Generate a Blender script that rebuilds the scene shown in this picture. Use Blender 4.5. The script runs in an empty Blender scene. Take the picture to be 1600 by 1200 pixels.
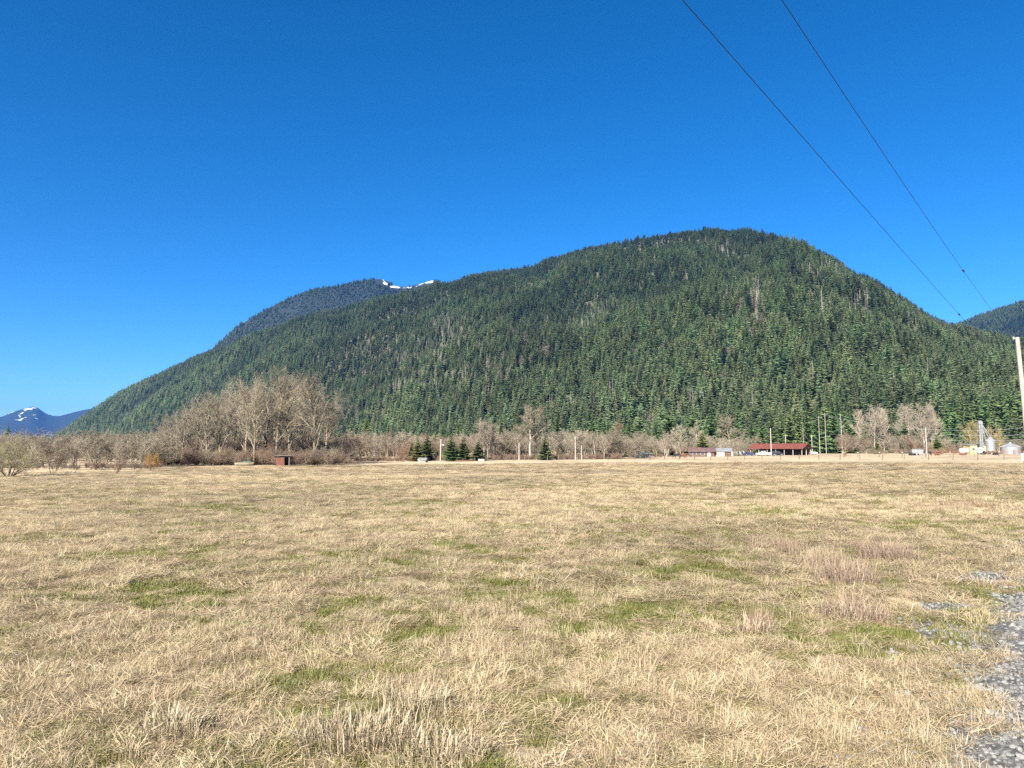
import bpy, bmesh, math, random
import numpy as np
from mathutils import Vector, Matrix

R = math.radians
scene = bpy.context.scene
COL = scene.collection
rng0 = random.Random(7)

# ------------------------------------------------------------------ camera
F = 1100.0            # focal length in photo pixels (photo 1600 x 1200)
HY = 703.0            # horizon row
PITCH = math.atan((HY - 600) / F)
EYE = 1.65
FD = 1104.8
cam = bpy.data.cameras.new('camera')
cam.sensor_width = 36.0
cam.lens = 36.0 * F / 1600.0
cam.clip_start = 0.05
cam.clip_end = 40000
camo = bpy.data.objects.new('camera', cam)
camo.location = (0, 0, EYE)
camo.rotation_euler = (math.pi / 2 + PITCH, 0, 0)
COL.objects.link(camo)
scene.camera = camo

# ------------------------------------------------------------------ sky, sun, exposure
SUN_EL, SUN_AZ = 33.0, 206.0      # azimuth clockwise from +Y: behind the camera, to the left
world = bpy.data.worlds.new('World')
scene.world = world
world.use_nodes = True
wn = world.node_tree
for n in list(wn.nodes):
    wn.nodes.remove(n)
wo = wn.nodes.new('ShaderNodeOutputWorld')
wb = wn.nodes.new('ShaderNodeBackground')
ws = wn.nodes.new('ShaderNodeTexSky')
ws.sky_type = 'NISHITA'
ws.sun_disc = False
ws.sun_elevation = R(SUN_EL)
ws.sun_rotation = R(SUN_AZ)
ws.altitude = 2500
ws.air_density = 0.85
ws.dust_density = 0.0
ws.ozone_density = 3.0
wh = wn.nodes.new('ShaderNodeHueSaturation')
wh.inputs['Saturation'].default_value = 1.33
wh.inputs['Hue'].default_value = 0.4985
wh.inputs['Value'].default_value = 0.07
wb.inputs['Strength'].default_value = 0.1
wg = wn.nodes.new('ShaderNodeGamma')          # the phone's contrasty rendering of a clear sky, the same in every direction
wg.inputs['Gamma'].default_value = 1.06
wm = wn.nodes.new('ShaderNodeVectorMath'); wm.operation = 'SCALE'; wm.inputs['Scale'].default_value = 10.0
wn.links.new(ws.outputs[0], wh.inputs['Color'])
wn.links.new(wh.outputs[0], wg.inputs['Color'])
wn.links.new(wg.outputs[0], wm.inputs[0])
wn.links.new(wm.outputs[0], wb.inputs['Color'])
wn.links.new(wb.outputs[0], wo.inputs['Surface'])

sl = bpy.data.lights.new('sun', 'SUN')
sl.energy = 5.0
sl.angle = R(0.53)
sl.color = (1.0, 0.95, 0.87)
slo = bpy.data.objects.new('sun', sl)
sdir = Vector((math.sin(R(SUN_AZ)) * math.cos(R(SUN_EL)), math.cos(R(SUN_AZ)) * math.cos(R(SUN_EL)), math.sin(R(SUN_EL))))
slo.rotation_euler = (-sdir).to_track_quat('-Z', 'Y').to_euler()
slo.location = sdir * 500
COL.objects.link(slo)

scene.view_settings.view_transform = 'Standard'
scene.view_settings.look = 'None'
scene.view_settings.exposure = 1.75
scene.view_settings.gamma = 1.0
scene.view_settings.use_curve_mapping = False
scene.render.engine = 'CYCLES'
cy = scene.cycles
cy.max_bounces = 3
cy.diffuse_bounces = 2
cy.glossy_bounces = 2
cy.transmission_bounces = 3
cy.volume_bounces = 0
cy.transparent_max_bounces = 6
cy.use_denoising = False
cy.sample_clamp_indirect = 4.0

# ------------------------------------------------------------------ helpers
def ray(px, py):
    up = 600 - py
    X = px - 800.0
    Y = F * math.cos(PITCH) - up * math.sin(PITCH)
    Z = F * math.sin(PITCH) + up * math.cos(PITCH)
    return X, Y, Z

def vnoise(x, y, seed=0):
    x = np.asarray(x, float); y = np.asarray(y, float)
    xi = np.floor(x).astype(np.int64); yi = np.floor(y).astype(np.int64)
    fx = x - xi; fy = y - yi
    fx = fx * fx * fx * (fx * (fx * 6 - 15) + 10); fy = fy * fy * fy * (fy * (fy * 6 - 15) + 10)
    def h(i, j):
        n = (i * 374761393 + j * 668265263 + seed * 982451653) & 0xFFFFFFFF
        n = ((n ^ (n >> 13)) * 1274126177) & 0xFFFFFFFF
        n = (n ^ (n >> 16)) & 0xFFFFFF
        return n / float(0xFFFFFF)
    a = h(xi, yi); b = h(xi + 1, yi); c = h(xi, yi + 1); d = h(xi + 1, yi + 1)
    return (a + (b - a) * fx) * (1 - fy) + (c + (d - c) * fx) * fy

def fbm(x, y, seed=0, octv=4, gain=0.5):
    s = 0; a = 1; t = 0
    for k in range(octv):
        s = s + a * vnoise(x * 2 ** k + 17.3 * k, y * 2 ** k - 9.1 * k, seed + k)
        t += a; a *= gain
    return s / t            # 0..1

def sstep(a, b, x):
    t = np.clip((np.asarray(x, float) - a) / (b - a), 0, 1)
    return t * t * (3 - 2 * t)

# valley floor: heights taken from where things stand (picture column, row of the base, distance)
_ctl = [(0,742,77),(180,738,88),(100,733,110),(300,729,150),(443,728,150),(600,724,185),(690,722.5,175),(760,721,190),
        (850,719.5,195),(900,719,190),(950,718.5,190),(1020,718,185),(1110,717,180),(1163,716.5,178),(1250,716.5,176),
        (1343,718,172),(1412,718.5,168),(1488,719,165),(1568,719.5,160),(1095,716,260),(1220,714.5,280),(1320,711,300),
        (1433,711.5,250),(1504,712.5,240),(1530,707,268),(1578,705.5,264),(1600,706,300),(1400,709,300),(1154,729,112),(-200,742,90)]
_cp = []
for px, py, d in _ctl:
    _cp.append((d * (px - 800) / FD, d, EYE - (py - HY) / FD * d, 0.2 * d + 3))
_cp += [(0,0,0,6),(3,5,0,6),(-4,5,0,6),(9,12,0.05,8),(0,14,-0.05,9),(-10,14,-0.1,9),(18,24,0.05,10),(32,45,0.1,12),(0,40,-0.35,14),(-25,40,-0.5,14),
        (60,85,0.2,20),(0,-30,0,20),(40,0,0,20),(-40,0,-0.3,20),(-400,500,-1,150),(0,520,-1,150),(400,500,0.5,150),(0,1500,-1,600),(-1500,1500,-1,600),(1500,1500,0,600)]
_cp = np.array(_cp)

def road_coord(x, y):
    # distance to the right of the gravel edge line through (3.12, 4.40), heading about 38 degrees
    x = np.asarray(x, float); y = np.asarray(y, float)
    ux, uy = math.sin(R(38.3)), math.cos(R(38.3))
    s = (x - 3.12) * ux + (y - 4.40) * uy
    n = (x - 3.12) * uy - (y - 4.40) * ux
    return s, n

def gz(x, y):
    x = np.asarray(x, float); y = np.asarray(y, float)
    num = np.zeros(np.broadcast(x, y).shape); den = num.copy()
    for cx, cyy, cz, sg in _cp:
        w = np.exp(-((x - cx) ** 2 + (y - cyy) ** 2) / (2 * sg * sg)) + 1e-5 / (1 + ((x - cx) ** 2 + (y - cyy) ** 2) / 1e4)
        num += w * cz; den += w
    z = num / den
    rr = np.hypot(x, y)
    rel = 0.10 * (fbm(x * 0.35, y * 0.35, 3, 3) - 0.5) + 0.045 * (fbm(x * 1.9, y * 1.9, 5, 2) - 0.5)
    rel = rel * (1 - sstep(40, 120, rr))
    s, n = road_coord(x, y)
    z = z + rel * (1 - sstep(-1.2, 0.2, n))
    return z

def gzf(x, y):
    return float(gz(np.array([x]), np.array([y]))[0])

def P(px, d):
    x = d * (px - 800) / FD
    return Vector((x, d, gzf(x, d)))

def M(px, d):          # metres per photo pixel at depth d
    return d / FD

class MB:
    def __init__(self):
        self.v = []; self.f = []; self.m = []; self.c = []
    def add(self, vs, fs, m=0):
        b = len(self.v)
        self.v.extend([tuple(p) for p in vs])
        for f in fs:
            self.f.append(tuple(b + i for i in f)); self.m.append(m)
    def box(self, cx, cy, cz, sx, sy, sz, m=0, rot=None):
        vs = [Vector((x * sx / 2, y * sy / 2, z * sz / 2)) for x in (-1, 1) for y in (-1, 1) for z in (-1, 1)]
        if rot is not None:
            vs = [rot @ p for p in vs]
        vs = [p + Vector((cx, cy, cz)) for p in vs]
        self.add(vs, [(0,1,3,2),(4,6,7,5),(0,4,5,1),(2,3,7,6),(0,2,6,4),(1,5,7,3)], m)
    def prism(self, poly, axis, a, b, m=0):
        # polygon (u, v) extruded along an axis from a to b; axis 'x': (a,u,v); 'y': (u,a,v); 'z': (u,v,a)
        n = len(poly)
        def pt(u, v, w):
            return (w, u, v) if axis == 'x' else ((u, w, v) if axis == 'y' else (u, v, w))
        vs = [pt(u, v, a) for u, v in poly] + [pt(u, v, b) for u, v in poly]
        fs = [tuple(range(n)), tuple(range(2 * n - 1, n - 1, -1))]
        fs += [(i, (i + 1) % n, n + (i + 1) % n, n + i) for i in range(n)]
        self.add(vs, fs, m)
    def lathe(self, prof, n=20, m=0, c=(0, 0, 0)):
        vs = []; fs = []
        for r, z in prof:
            for k in range(n):
                a = 2 * math.pi * k / n
                vs.append((c[0] + r * math.cos(a), c[1] + r * math.sin(a), c[2] + z))
        for i in range(len(prof) - 1):
            for k in range(n):
                fs.append((i * n + k, i * n + (k + 1) % n, (i + 1) * n + (k + 1) % n, (i + 1) * n + k))
        fs.append(tuple(range(n - 1, -1, -1)))
        fs.append(tuple((len(prof) - 1) * n + k for k in range(n)))
        self.add(vs, fs, m)
    def tube(self, pts, rad, k=6, m=0, cap=False):
        vs = []; fs = []
        n = len(pts)
        ref = Vector((0.31, 0.77, 0.55))
        for i, p in enumerate(pts):
            d = (pts[min(i + 1, n - 1)] - pts[max(i - 1, 0)])
            if d.length < 1e-9: d = Vector((0, 0, 1))
            d.normalize()
            a = d.cross(ref)
            if a.length < 1e-3: a = d.cross(Vector((1, 0, 0)))
            a.normalize(); b = d.cross(a)
            for j in range(k):
                t = 2 * math.pi * j / k
                vs.append(p + (a * math.cos(t) + b * math.sin(t)) * rad[i])
        for i in range(n - 1):
            for j in range(k):
                fs.append((i * k + j, i * k + (j + 1) % k, (i + 1) * k + (j + 1) % k, (i + 1) * k + j))
        if cap:
            fs.append(tuple(range(k - 1, -1, -1))); fs.append(tuple((n - 1) * k + j for j in range(k)))
        self.add(vs, fs, m)
    def mesh(self, name, mats, smooth=False, scale=1.0):
        me = bpy.data.meshes.new(name)
        vs = [(x * scale, y * scale, z * scale) for x, y, z in self.v] if scale != 1.0 else self.v
        me.from_pydata(vs, [], self.f)
        for mm in (mats if isinstance(mats, (list, tuple)) else [mats]):
            me.materials.append(mm)
        if any(self.m):
            me.polygons.foreach_set('material_index', self.m)
        if smooth:
            me.polygons.foreach_set('use_smooth', [True] * len(self.f))
        me.update()
        return me
    def height(self):
        return max(p[2] for p in self.v)

def link(name, me, parent=None, loc=None, rotz=0.0, scale=None):
    o = bpy.data.objects.new(name, me)
    COL.objects.link(o)
    if parent is not None: o.parent = parent
    if loc is not None: o.location = loc
    if rotz: o.rotation_euler = (0, 0, rotz)
    if scale is not None: o.scale = scale if hasattr(scale, '__len__') else (scale,) * 3
    return o

def tag(o, label, cat, group=None):
    o['label'] = label; o['category'] = cat
    if group: o['group'] = group
    return o

def thing(name, label, cat, loc, rotz=0.0, group=None, scale=None):
    return tag(link(name, None, None, loc, rotz, scale), label, cat, group)

def struct(name, me):
    o = link(name, me); o['kind'] = 'structure'; return o

def part(name, mb, mat, parent, smooth=False):
    return link(name, mb.mesh(name, mat, smooth), parent)

ORD = ['first','second','third','fourth','fifth','sixth','seventh','eighth','ninth','tenth','eleventh','twelfth','thirteenth','fourteenth',
       'fifteenth','sixteenth','seventeenth','eighteenth','nineteenth','twentieth','twenty-first','twenty-second','twenty-third','twenty-fourth',
       'twenty-fifth','twenty-sixth','twenty-seventh','twenty-eighth','twenty-ninth','thirtieth','thirty-first','thirty-second','thirty-third',
       'thirty-fourth','thirty-fifth','thirty-sixth','thirty-seventh','thirty-eighth','thirty-ninth','fortieth']

# ------------------------------------------------------------------ materials
def newmat(name):
    m = bpy.data.materials.new(name); m.use_nodes = True
    nt = m.node_tree
    return m, nt, nt.nodes['Principled BSDF']

def ramp(nt, stops):
    r = nt.nodes.new('ShaderNodeValToRGB')
    el = r.color_ramp.elements
    while len(el) < len(stops): el.new(0.5)
    for e, (p, c) in zip(el, stops):
        e.position = p; e.color = (*c, 1)
    return r

def noisemat(name, c1, c2, scale=3.0, rough=0.8, detail=5.0, metal=0.0, spec=0.3, bump=0.0, stretch=None, rnd=0.0):
    m, nt, b = newmat(name)
    tc = nt.nodes.new('ShaderNodeTexCoord')
    nz = nt.nodes.new('ShaderNodeTexNoise')
    nz.inputs['Scale'].default_value = scale; nz.inputs['Detail'].default_value = detail
    nz.inputs['Roughness'].default_value = 0.65
    src = tc.outputs['Object']
    if stretch:
        mp = nt.nodes.new('ShaderNodeMapping'); mp.inputs['Scale'].default_value = stretch
        nt.links.new(src, mp.inputs['Vector']); src = mp.outputs[0]
    nt.links.new(src, nz.inputs['Vector'])
    r = ramp(nt, [(0.3, c1), (0.7, c2)])
    nt.links.new(nz.outputs['Fac'], r.inputs[0])
    col = r.outputs[0]
    if rnd:
        oi = nt.nodes.new('ShaderNodeObjectInfo')
        hs = nt.nodes.new('ShaderNodeHueSaturation')
        ma = nt.nodes.new('ShaderNodeMapRange')
        ma.inputs[3].default_value = 1 - rnd; ma.inputs[4].default_value = 1 + rnd
        nt.links.new(oi.outputs['Random'], ma.inputs[0])
        nt.links.new(ma.outputs[0], hs.inputs['Value'])
        nt.links.new(col, hs.inputs['Color']); col = hs.outputs[0]
    nt.links.new(col, b.inputs['Base Color'])
    b.inputs['Roughness'].default_value = rough
    b.inputs['Metallic'].default_value = metal
    b.inputs['Specular IOR Level'].default_value = spec
    if bump:
        bp = nt.nodes.new('ShaderNodeBump'); bp.inputs['Strength'].default_value = bump
        bp.inputs['Distance'].default_value = 0.05
        nt.links.new(nz.outputs['Fac'], bp.inputs['Height']); nt.links.new(bp.outputs[0], b.inputs['Normal'])
    return m

def leafmat(name, dark, mid, light, hue_rnd=0.02, val_rnd=0.3, transl=0.15, attr=None, attr_inst=False, rough=0.7, tint_gain=0.35):
    """Foliage or straw: colour from a per-leaf value stored on the mesh, varied per plant."""
    m, nt, b = newmat(name)
    at = nt.nodes.new('ShaderNodeAttribute'); at.attribute_name = 'shade'
    r = ramp(nt, [(0.0, dark), (0.5, mid), (1.0, light)])
    nt.links.new(at.outputs['Fac'], r.inputs[0])
    oi = nt.nodes.new('ShaderNodeObjectInfo')
    hs = nt.nodes.new('ShaderNodeHueSaturation')
    mr = nt.nodes.new('ShaderNodeMapRange'); mr.inputs[3].default_value = 1 - val_rnd; mr.inputs[4].default_value = 1 + val_rnd
    nt.links.new(oi.outputs['Random'], mr.inputs[0]); 
    m2 = nt.nodes.new('ShaderNodeMath'); m2.operation = 'MULTIPLY'; m2.inputs[1].default_value = 7.31
    m3 = nt.nodes.new('ShaderNodeMath'); m3.operation = 'FRACT'
    nt.links.new(oi.outputs['Random'], m2.inputs[0]); nt.links.new(m2.outputs[0], m3.inputs[0])
    mh = nt.nodes.new('ShaderNodeMapRange'); mh.inputs[3].default_value = 0.5 - hue_rnd; mh.inputs[4].default_value = 0.5 + hue_rnd
    nt.links.new(m3.outputs[0], mh.inputs[0])
    nt.links.new(mh.outputs[0], hs.inputs['Hue'])
    val = mr.outputs[0]
    if attr_inst:
        ti = nt.nodes.new('ShaderNodeAttribute'); ti.attribute_type = 'INSTANCER'; ti.attribute_name = 'tint'
        mt = nt.nodes.new('ShaderNodeMapRange'); mt.inputs[3].default_value = 1 - tint_gain; mt.inputs[4].default_value = 1 + tint_gain
        nt.links.new(ti.outputs['Fac'], mt.inputs[0])
        mm = nt.nodes.new('ShaderNodeMath'); mm.operation = 'MULTIPLY'
        nt.links.new(val, mm.inputs[0]); nt.links.new(mt.outputs[0], mm.inputs[1]); val = mm.outputs[0]
    nt.links.new(val, hs.inputs['Value'])
    nt.links.new(r.outputs[0], hs.inputs['Color'])
    nt.links.new(hs.outputs[0], b.inputs['Base Color'])
    b.inputs['Roughness'].default_value = rough
    b.inputs['Specular IOR Level'].default_value = 0.25
    if transl:
        tr = nt.nodes.new('ShaderNodeBsdfTranslucent'); mx = nt.nodes.new('ShaderNodeMixShader')
        mx.inputs[0].default_value = transl
        nt.links.new(hs.outputs[0], tr.inputs['Color'])
        nt.links.new(b.outputs[0], mx.inputs[1]); nt.links.new(tr.outputs[0], mx.inputs[2])
        nt.links.new(mx.outputs[0], nt.nodes['Material Output'].inputs['Surface'])
    return m

MAT = {}
MAT['needle'] = leafmat('conifer_needles', (0.062,0.09,0.044), (0.122,0.165,0.074), (0.205,0.25,0.108), 0.036, 0.42, 0.22, attr_inst=True, tint_gain=0.5)
MAT['needle_own'] = leafmat('front_conifer_needles', (0.05,0.076,0.037), (0.10,0.142,0.062), (0.17,0.215,0.092), 0.036, 0.35, 0.2)
MAT['needle_near'] = leafmat('valley_conifer_needles', (0.036,0.062,0.021), (0.08,0.128,0.04), (0.14,0.19,0.06), 0.025, 0.2, 0.15)
MAT['needle_yellow'] = leafmat('yellowish_conifer_needles', (0.07,0.09,0.025), (0.16,0.17,0.045), (0.24,0.23,0.07), 0.01, 0.1, 0.12)
MAT['needle_lime'] = leafmat('bright_green_conifer_needles', (0.06,0.085,0.018), (0.14,0.17,0.035), (0.23,0.26,0.06), 0.008, 0.1, 0.12)
MAT['con_bark'] = noisemat('conifer_bark', (0.09,0.065,0.045), (0.2,0.16,0.12), 6, 0.9, rnd=0.2)
MAT['snag'] = noisemat('bleached_dead_wood', (0.17,0.15,0.125), (0.31,0.28,0.24), 2, 0.9, rnd=0.3)
MAT['bark'] = noisemat('lichen_bark', (0.12,0.085,0.05), (0.34,0.28,0.18), 1.6, 0.95, rnd=0.15, bump=0.3)
MAT['bark_pale'] = noisemat('pale_poplar_bark', (0.22,0.19,0.15), (0.44,0.40,0.33), 2.2, 0.9, rnd=0.12)
MAT['twig'] = noisemat('lichen_twigs', (0.135,0.11,0.076), (0.285,0.243,0.168), 0.35, 0.95, rnd=0.14)
MAT['twig_pale'] = noisemat('pale_twigs', (0.20,0.163,0.12), (0.35,0.295,0.215), 0.5, 0.95, rnd=0.12)
MAT['twig_brown'] = noisemat('brown_twigs', (0.12,0.082,0.056), (0.25,0.175,0.12), 0.8, 0.95, rnd=0.15)
MAT['twig_red'] = noisemat('russet_twigs', (0.12,0.07,0.045), (0.24,0.145,0.09), 0.8, 0.95, rnd=0.1)
MAT['twig_orange'] = noisemat('orange_twigs', (0.26,0.135,0.035), (0.42,0.235,0.06), 0.8, 0.95)
MAT['twig_green'] = noisemat('moss_green_twigs', (0.10,0.088,0.045), (0.24,0.215,0.12), 0.8, 0.95)
MAT['heap'] = noisemat('cut_brush', (0.19,0.13,0.085), (0.34,0.25,0.17), 1.5, 0.95)
MAT['twig_gold'] = noisemat('golden_willow_twigs', (0.20,0.155,0.07), (0.36,0.29,0.14), 0.8, 0.95)
MAT['straw'] = leafmat('dry_straw', (0.205,0.15,0.08), (0.445,0.35,0.208), (0.595,0.495,0.335), 0.012, 0.16, 0.25, attr_inst=True, rough=0.6, tint_gain=0.3)
MAT['green'] = leafmat('green_grass_blades', (0.085,0.09,0.02), (0.165,0.168,0.042), (0.29,0.275,0.085), 0.018, 0.2, 0.25, attr_inst=True, rough=0.6, tint_gain=0.15)
MAT['weed'] = leafmat('brown_weed_stems', (0.15,0.10,0.062), (0.29,0.21,0.135), (0.45,0.345,0.23), 0.01, 0.15, 0.15, attr_inst=True, tint_gain=0.1)
MAT['straw_t'] = leafmat('tussock_straw', (0.20,0.145,0.085), (0.43,0.34,0.215), (0.60,0.50,0.35), 0.01, 0.1, 0.2, rough=0.6)
MAT['weed_t'] = leafmat('tussock_weed_stems', (0.15,0.10,0.07), (0.31,0.22,0.16), (0.47,0.36,0.27), 0.01, 0.1, 0.15)
MAT['stone'] = noisemat('grey_gravel_stone', (0.10,0.097,0.088), (0.235,0.228,0.208), 4, 0.85, rnd=0.45, bump=0.3)
MAT['pole'] = noisemat('weathered_pole_wood', (0.20,0.165,0.14), (0.40,0.35,0.305), 2.0, 0.9, stretch=(6,6,0.5), bump=0.3)
MAT['pole_far'] = noisemat('pale_pole_wood', (0.24,0.21,0.175), (0.38,0.34,0.29), 2.0, 0.9, stretch=(4,4,0.4))
MAT['post'] = noisemat('dark_post_wood', (0.075,0.055,0.04), (0.18,0.14,0.11), 4, 0.95, stretch=(3,3,0.6), rnd=0.25)
MAT['wire'] = noisemat('dark_cable', (0.02,0.02,0.022), (0.04,0.04,0.042), 4, 0.6)
MAT['wire_pale'] = noisemat('pale_cable', (0.35,0.35,0.36), (0.5,0.5,0.5), 4, 0.5)
MAT['white'] = noisemat('white_paint', (0.42,0.42,0.41), (0.60,0.60,0.58), 2, 0.5)
MAT['cream'] = noisemat('cream_paint', (0.36,0.315,0.235), (0.47,0.42,0.32), 2, 0.6)
MAT['yellow'] = noisemat('yellow_paint', (0.42,0.35,0.14), (0.55,0.47,0.22), 1.2, 0.7)
MAT['redroof'] = noisemat('red_metal_roof', (0.12,0.038,0.024), (0.19,0.064,0.04), 0.7, 0.55, bump=0.1)
MAT['brownroof'] = noisemat('faded_red_brown_roof', (0.085,0.05,0.045), (0.15,0.092,0.08), 0.7, 0.8)
MAT['tin'] = noisemat('galvanised_steel', (0.22,0.225,0.225), (0.36,0.365,0.36), 1.5, 0.5, metal=0.4)
MAT['greyroof'] = noisemat('grey_metal_roof', (0.15,0.155,0.155), (0.26,0.265,0.26), 1.0, 0.6, metal=0.1)
MAT['wood_grey'] = noisemat('grey_board', (0.14,0.13,0.12), (0.24,0.225,0.205), 2, 0.9, stretch=(1,1,6))
MAT['wood_brown'] = noisemat('brown_board', (0.08,0.048,0.032), (0.15,0.095,0.065), 2, 0.9)
MAT['wood_red'] = noisemat('weathered_red_board', (0.09,0.035,0.024), (0.19,0.085,0.055), 1.5, 0.9, stretch=(5,5,0.6))
MAT['shade_in'] = noisemat('dark_board_and_interior_shade', (0.04,0.033,0.028), (0.075,0.06,0.05), 2, 0.9)  # dark board; on the yellow shed and stock trailer it paints interior shade
MAT['glass'] = noisemat('dark_window_glass', (0.03,0.035,0.045), (0.06,0.07,0.085), 1, 0.1, spec=0.6)
MAT['tyre'] = noisemat('black_rubber', (0.015,0.015,0.015), (0.03,0.03,0.03), 5, 0.85)
MAT['rim'] = noisemat('steel_rim', (0.35,0.35,0.36), (0.5,0.5,0.5), 5, 0.4, metal=0.6)
MAT['blue_paint'] = noisemat('dark_blue_car_paint', (0.025,0.04,0.09), (0.04,0.06,0.13), 1, 0.25, spec=0.6)
MAT['black_paint'] = noisemat('black_car_paint', (0.015,0.017,0.02), (0.03,0.032,0.036), 1, 0.25, spec=0.6)
MAT['car_white'] = noisemat('white_car_paint', (0.74,0.75,0.76), (0.82,0.83,0.84), 1, 0.25, spec=0.6)
MAT['cow_black'] = noisemat('black_hide', (0.010,0.009,0.009), (0.03,0.027,0.025), 3, 0.8)
MAT['cow_brown'] = noisemat('red_brown_hide', (0.13,0.055,0.03), (0.23,0.10,0.055), 2, 0.8)
MAT['tarp_green'] = noisemat('dark_green_tarp', (0.05,0.085,0.06), (0.10,0.14,0.10), 2, 0.6)
MAT['rust'] = noisemat('rusty_steel', (0.16,0.075,0.045), (0.28,0.14,0.085), 3, 0.85, rnd=0.1)
MAT['porcelain'] = noisemat('grey_porcelain', (0.5,0.5,0.52), (0.62,0.62,0.64), 3, 0.25)

# ------------------------------------------------------------------ the field's patchiness (where the grass is green, where it is tall)
_green = [  # picture x, y, half width px, half height px, strength
    (1120,945,90,28,1.0),(1010,905,60,14,0.6),(960,1000,50,16,0.6),(1230,1060,110,45,0.6),(1060,1190,140,50,0.9),(860,1010,70,14,0.45),
    (540,945,70,12,0.4),(820,815,40,5,0.5),(1400,782,160,8,0.75),(1560,775,70,9,0.8),(1560,830,60,25,0.5),(1400,905,60,10,0.9),(1420,985,90,22,0.7),
    (60,960,70,20,0.45),(40,1055,60,22,0.6),(330,1170,100,35,0.45),(170,1150,60,20,0.4),(1330,960,50,40,0.4),(700,980,90,15,0.35),(1480,1000,60,20,0.6),
    (900,1130,80,20,0.35),(680,870,90,8,0.3),(1180,870,80,8,0.4),(300,905,120,10,0.3),(1500,850,60,18,0.45),(1250,985,40,14,0.5),(780,885,60,6,0.4)]
_moss = [(1420,935,60,14),(1420,1010,50,12),(1390,1080,60,14),(1470,900,50,8)]
_gravel = [(1470,945,40,7),(1430,968,32,8),(1455,985,20,7),(1390,1012,26,8),(1520,1010,36,10),(1510,1040,26,8),(1570,930,26,10),(1560,1075,26,10),(1470,1150,40,14),
           (1500,905,30,4),(1550,900,36,5)]

def to_pix(x, y, z=0.0):
    x = np.asarray(x, float); y = np.asarray(y, float)
    zz = z - EYE
    fwd = y * math.cos(PITCH) + zz * math.sin(PITCH)
    up = -y * math.sin(PITCH) + zz * math.cos(PITCH)
    fwd = np.maximum(fwd, 0.05)
    return 800 + F * x / fwd, 600 - F * up / fwd

def ground_xy(px, py):       # where a picture point meets flat ground at z = 0
    X, Y, Z = ray(px, py)
    t = EYE / -Z
    return X * t, Y * t

def blobs(lst, x, y):
    g = np.zeros(np.shape(x))
    for b in lst:
        px, py, wx, wy = b[:4]; k = b[4] if len(b) > 4 else 1.0
        cx, cy_ = ground_xy(px, py)
        x1, y1 = ground_xy(px + wx, py); x2, y2 = ground_xy(px, py - wy); x3, y3 = ground_xy(px, py + wy)
        sx = abs(x1 - cx); sy = 0.5 * (y2 - y3)
        g = g + k * np.exp(-(((x - cx) / sx) ** 2 + ((y - cy_) / sy) ** 2))
    return g

def field_green(x, y):
    rr = np.hypot(x, y)
    n = fbm(x * 0.28, y * 0.28, 11, 4)
    n2 = fbm(x * 1.1, y * 1.1, 21, 3)
    base = sstep(0.46, 0.70, n * 0.6 + n2 * 0.4) * 0.8
    base = base * (1 - 0.75 * sstep(25, 70, rr))
    return np.clip(base + 0.85 * blobs(_green, x, y) * (0.45 + 0.8 * n2), 0, 1)

def field_gravel(x, y):
    s, n = road_coord(x, y)
    e = n + 1.3 * (fbm(x * 0.9, y * 0.9, 31, 4) - 0.5)
    g = sstep(-0.25, 0.25, e)
    b = blobs(_gravel, x, y) * (0.3 + 1.4 * fbm(x * 2.5, y * 2.5, 37, 3))
    return np.clip(np.maximum(g, sstep(0.35, 0.75, b)), 0, 1)

def field_pale(x, y):
    return fbm(x * 0.09 + 3, y * 0.09, 41, 5, 0.6)

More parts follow.
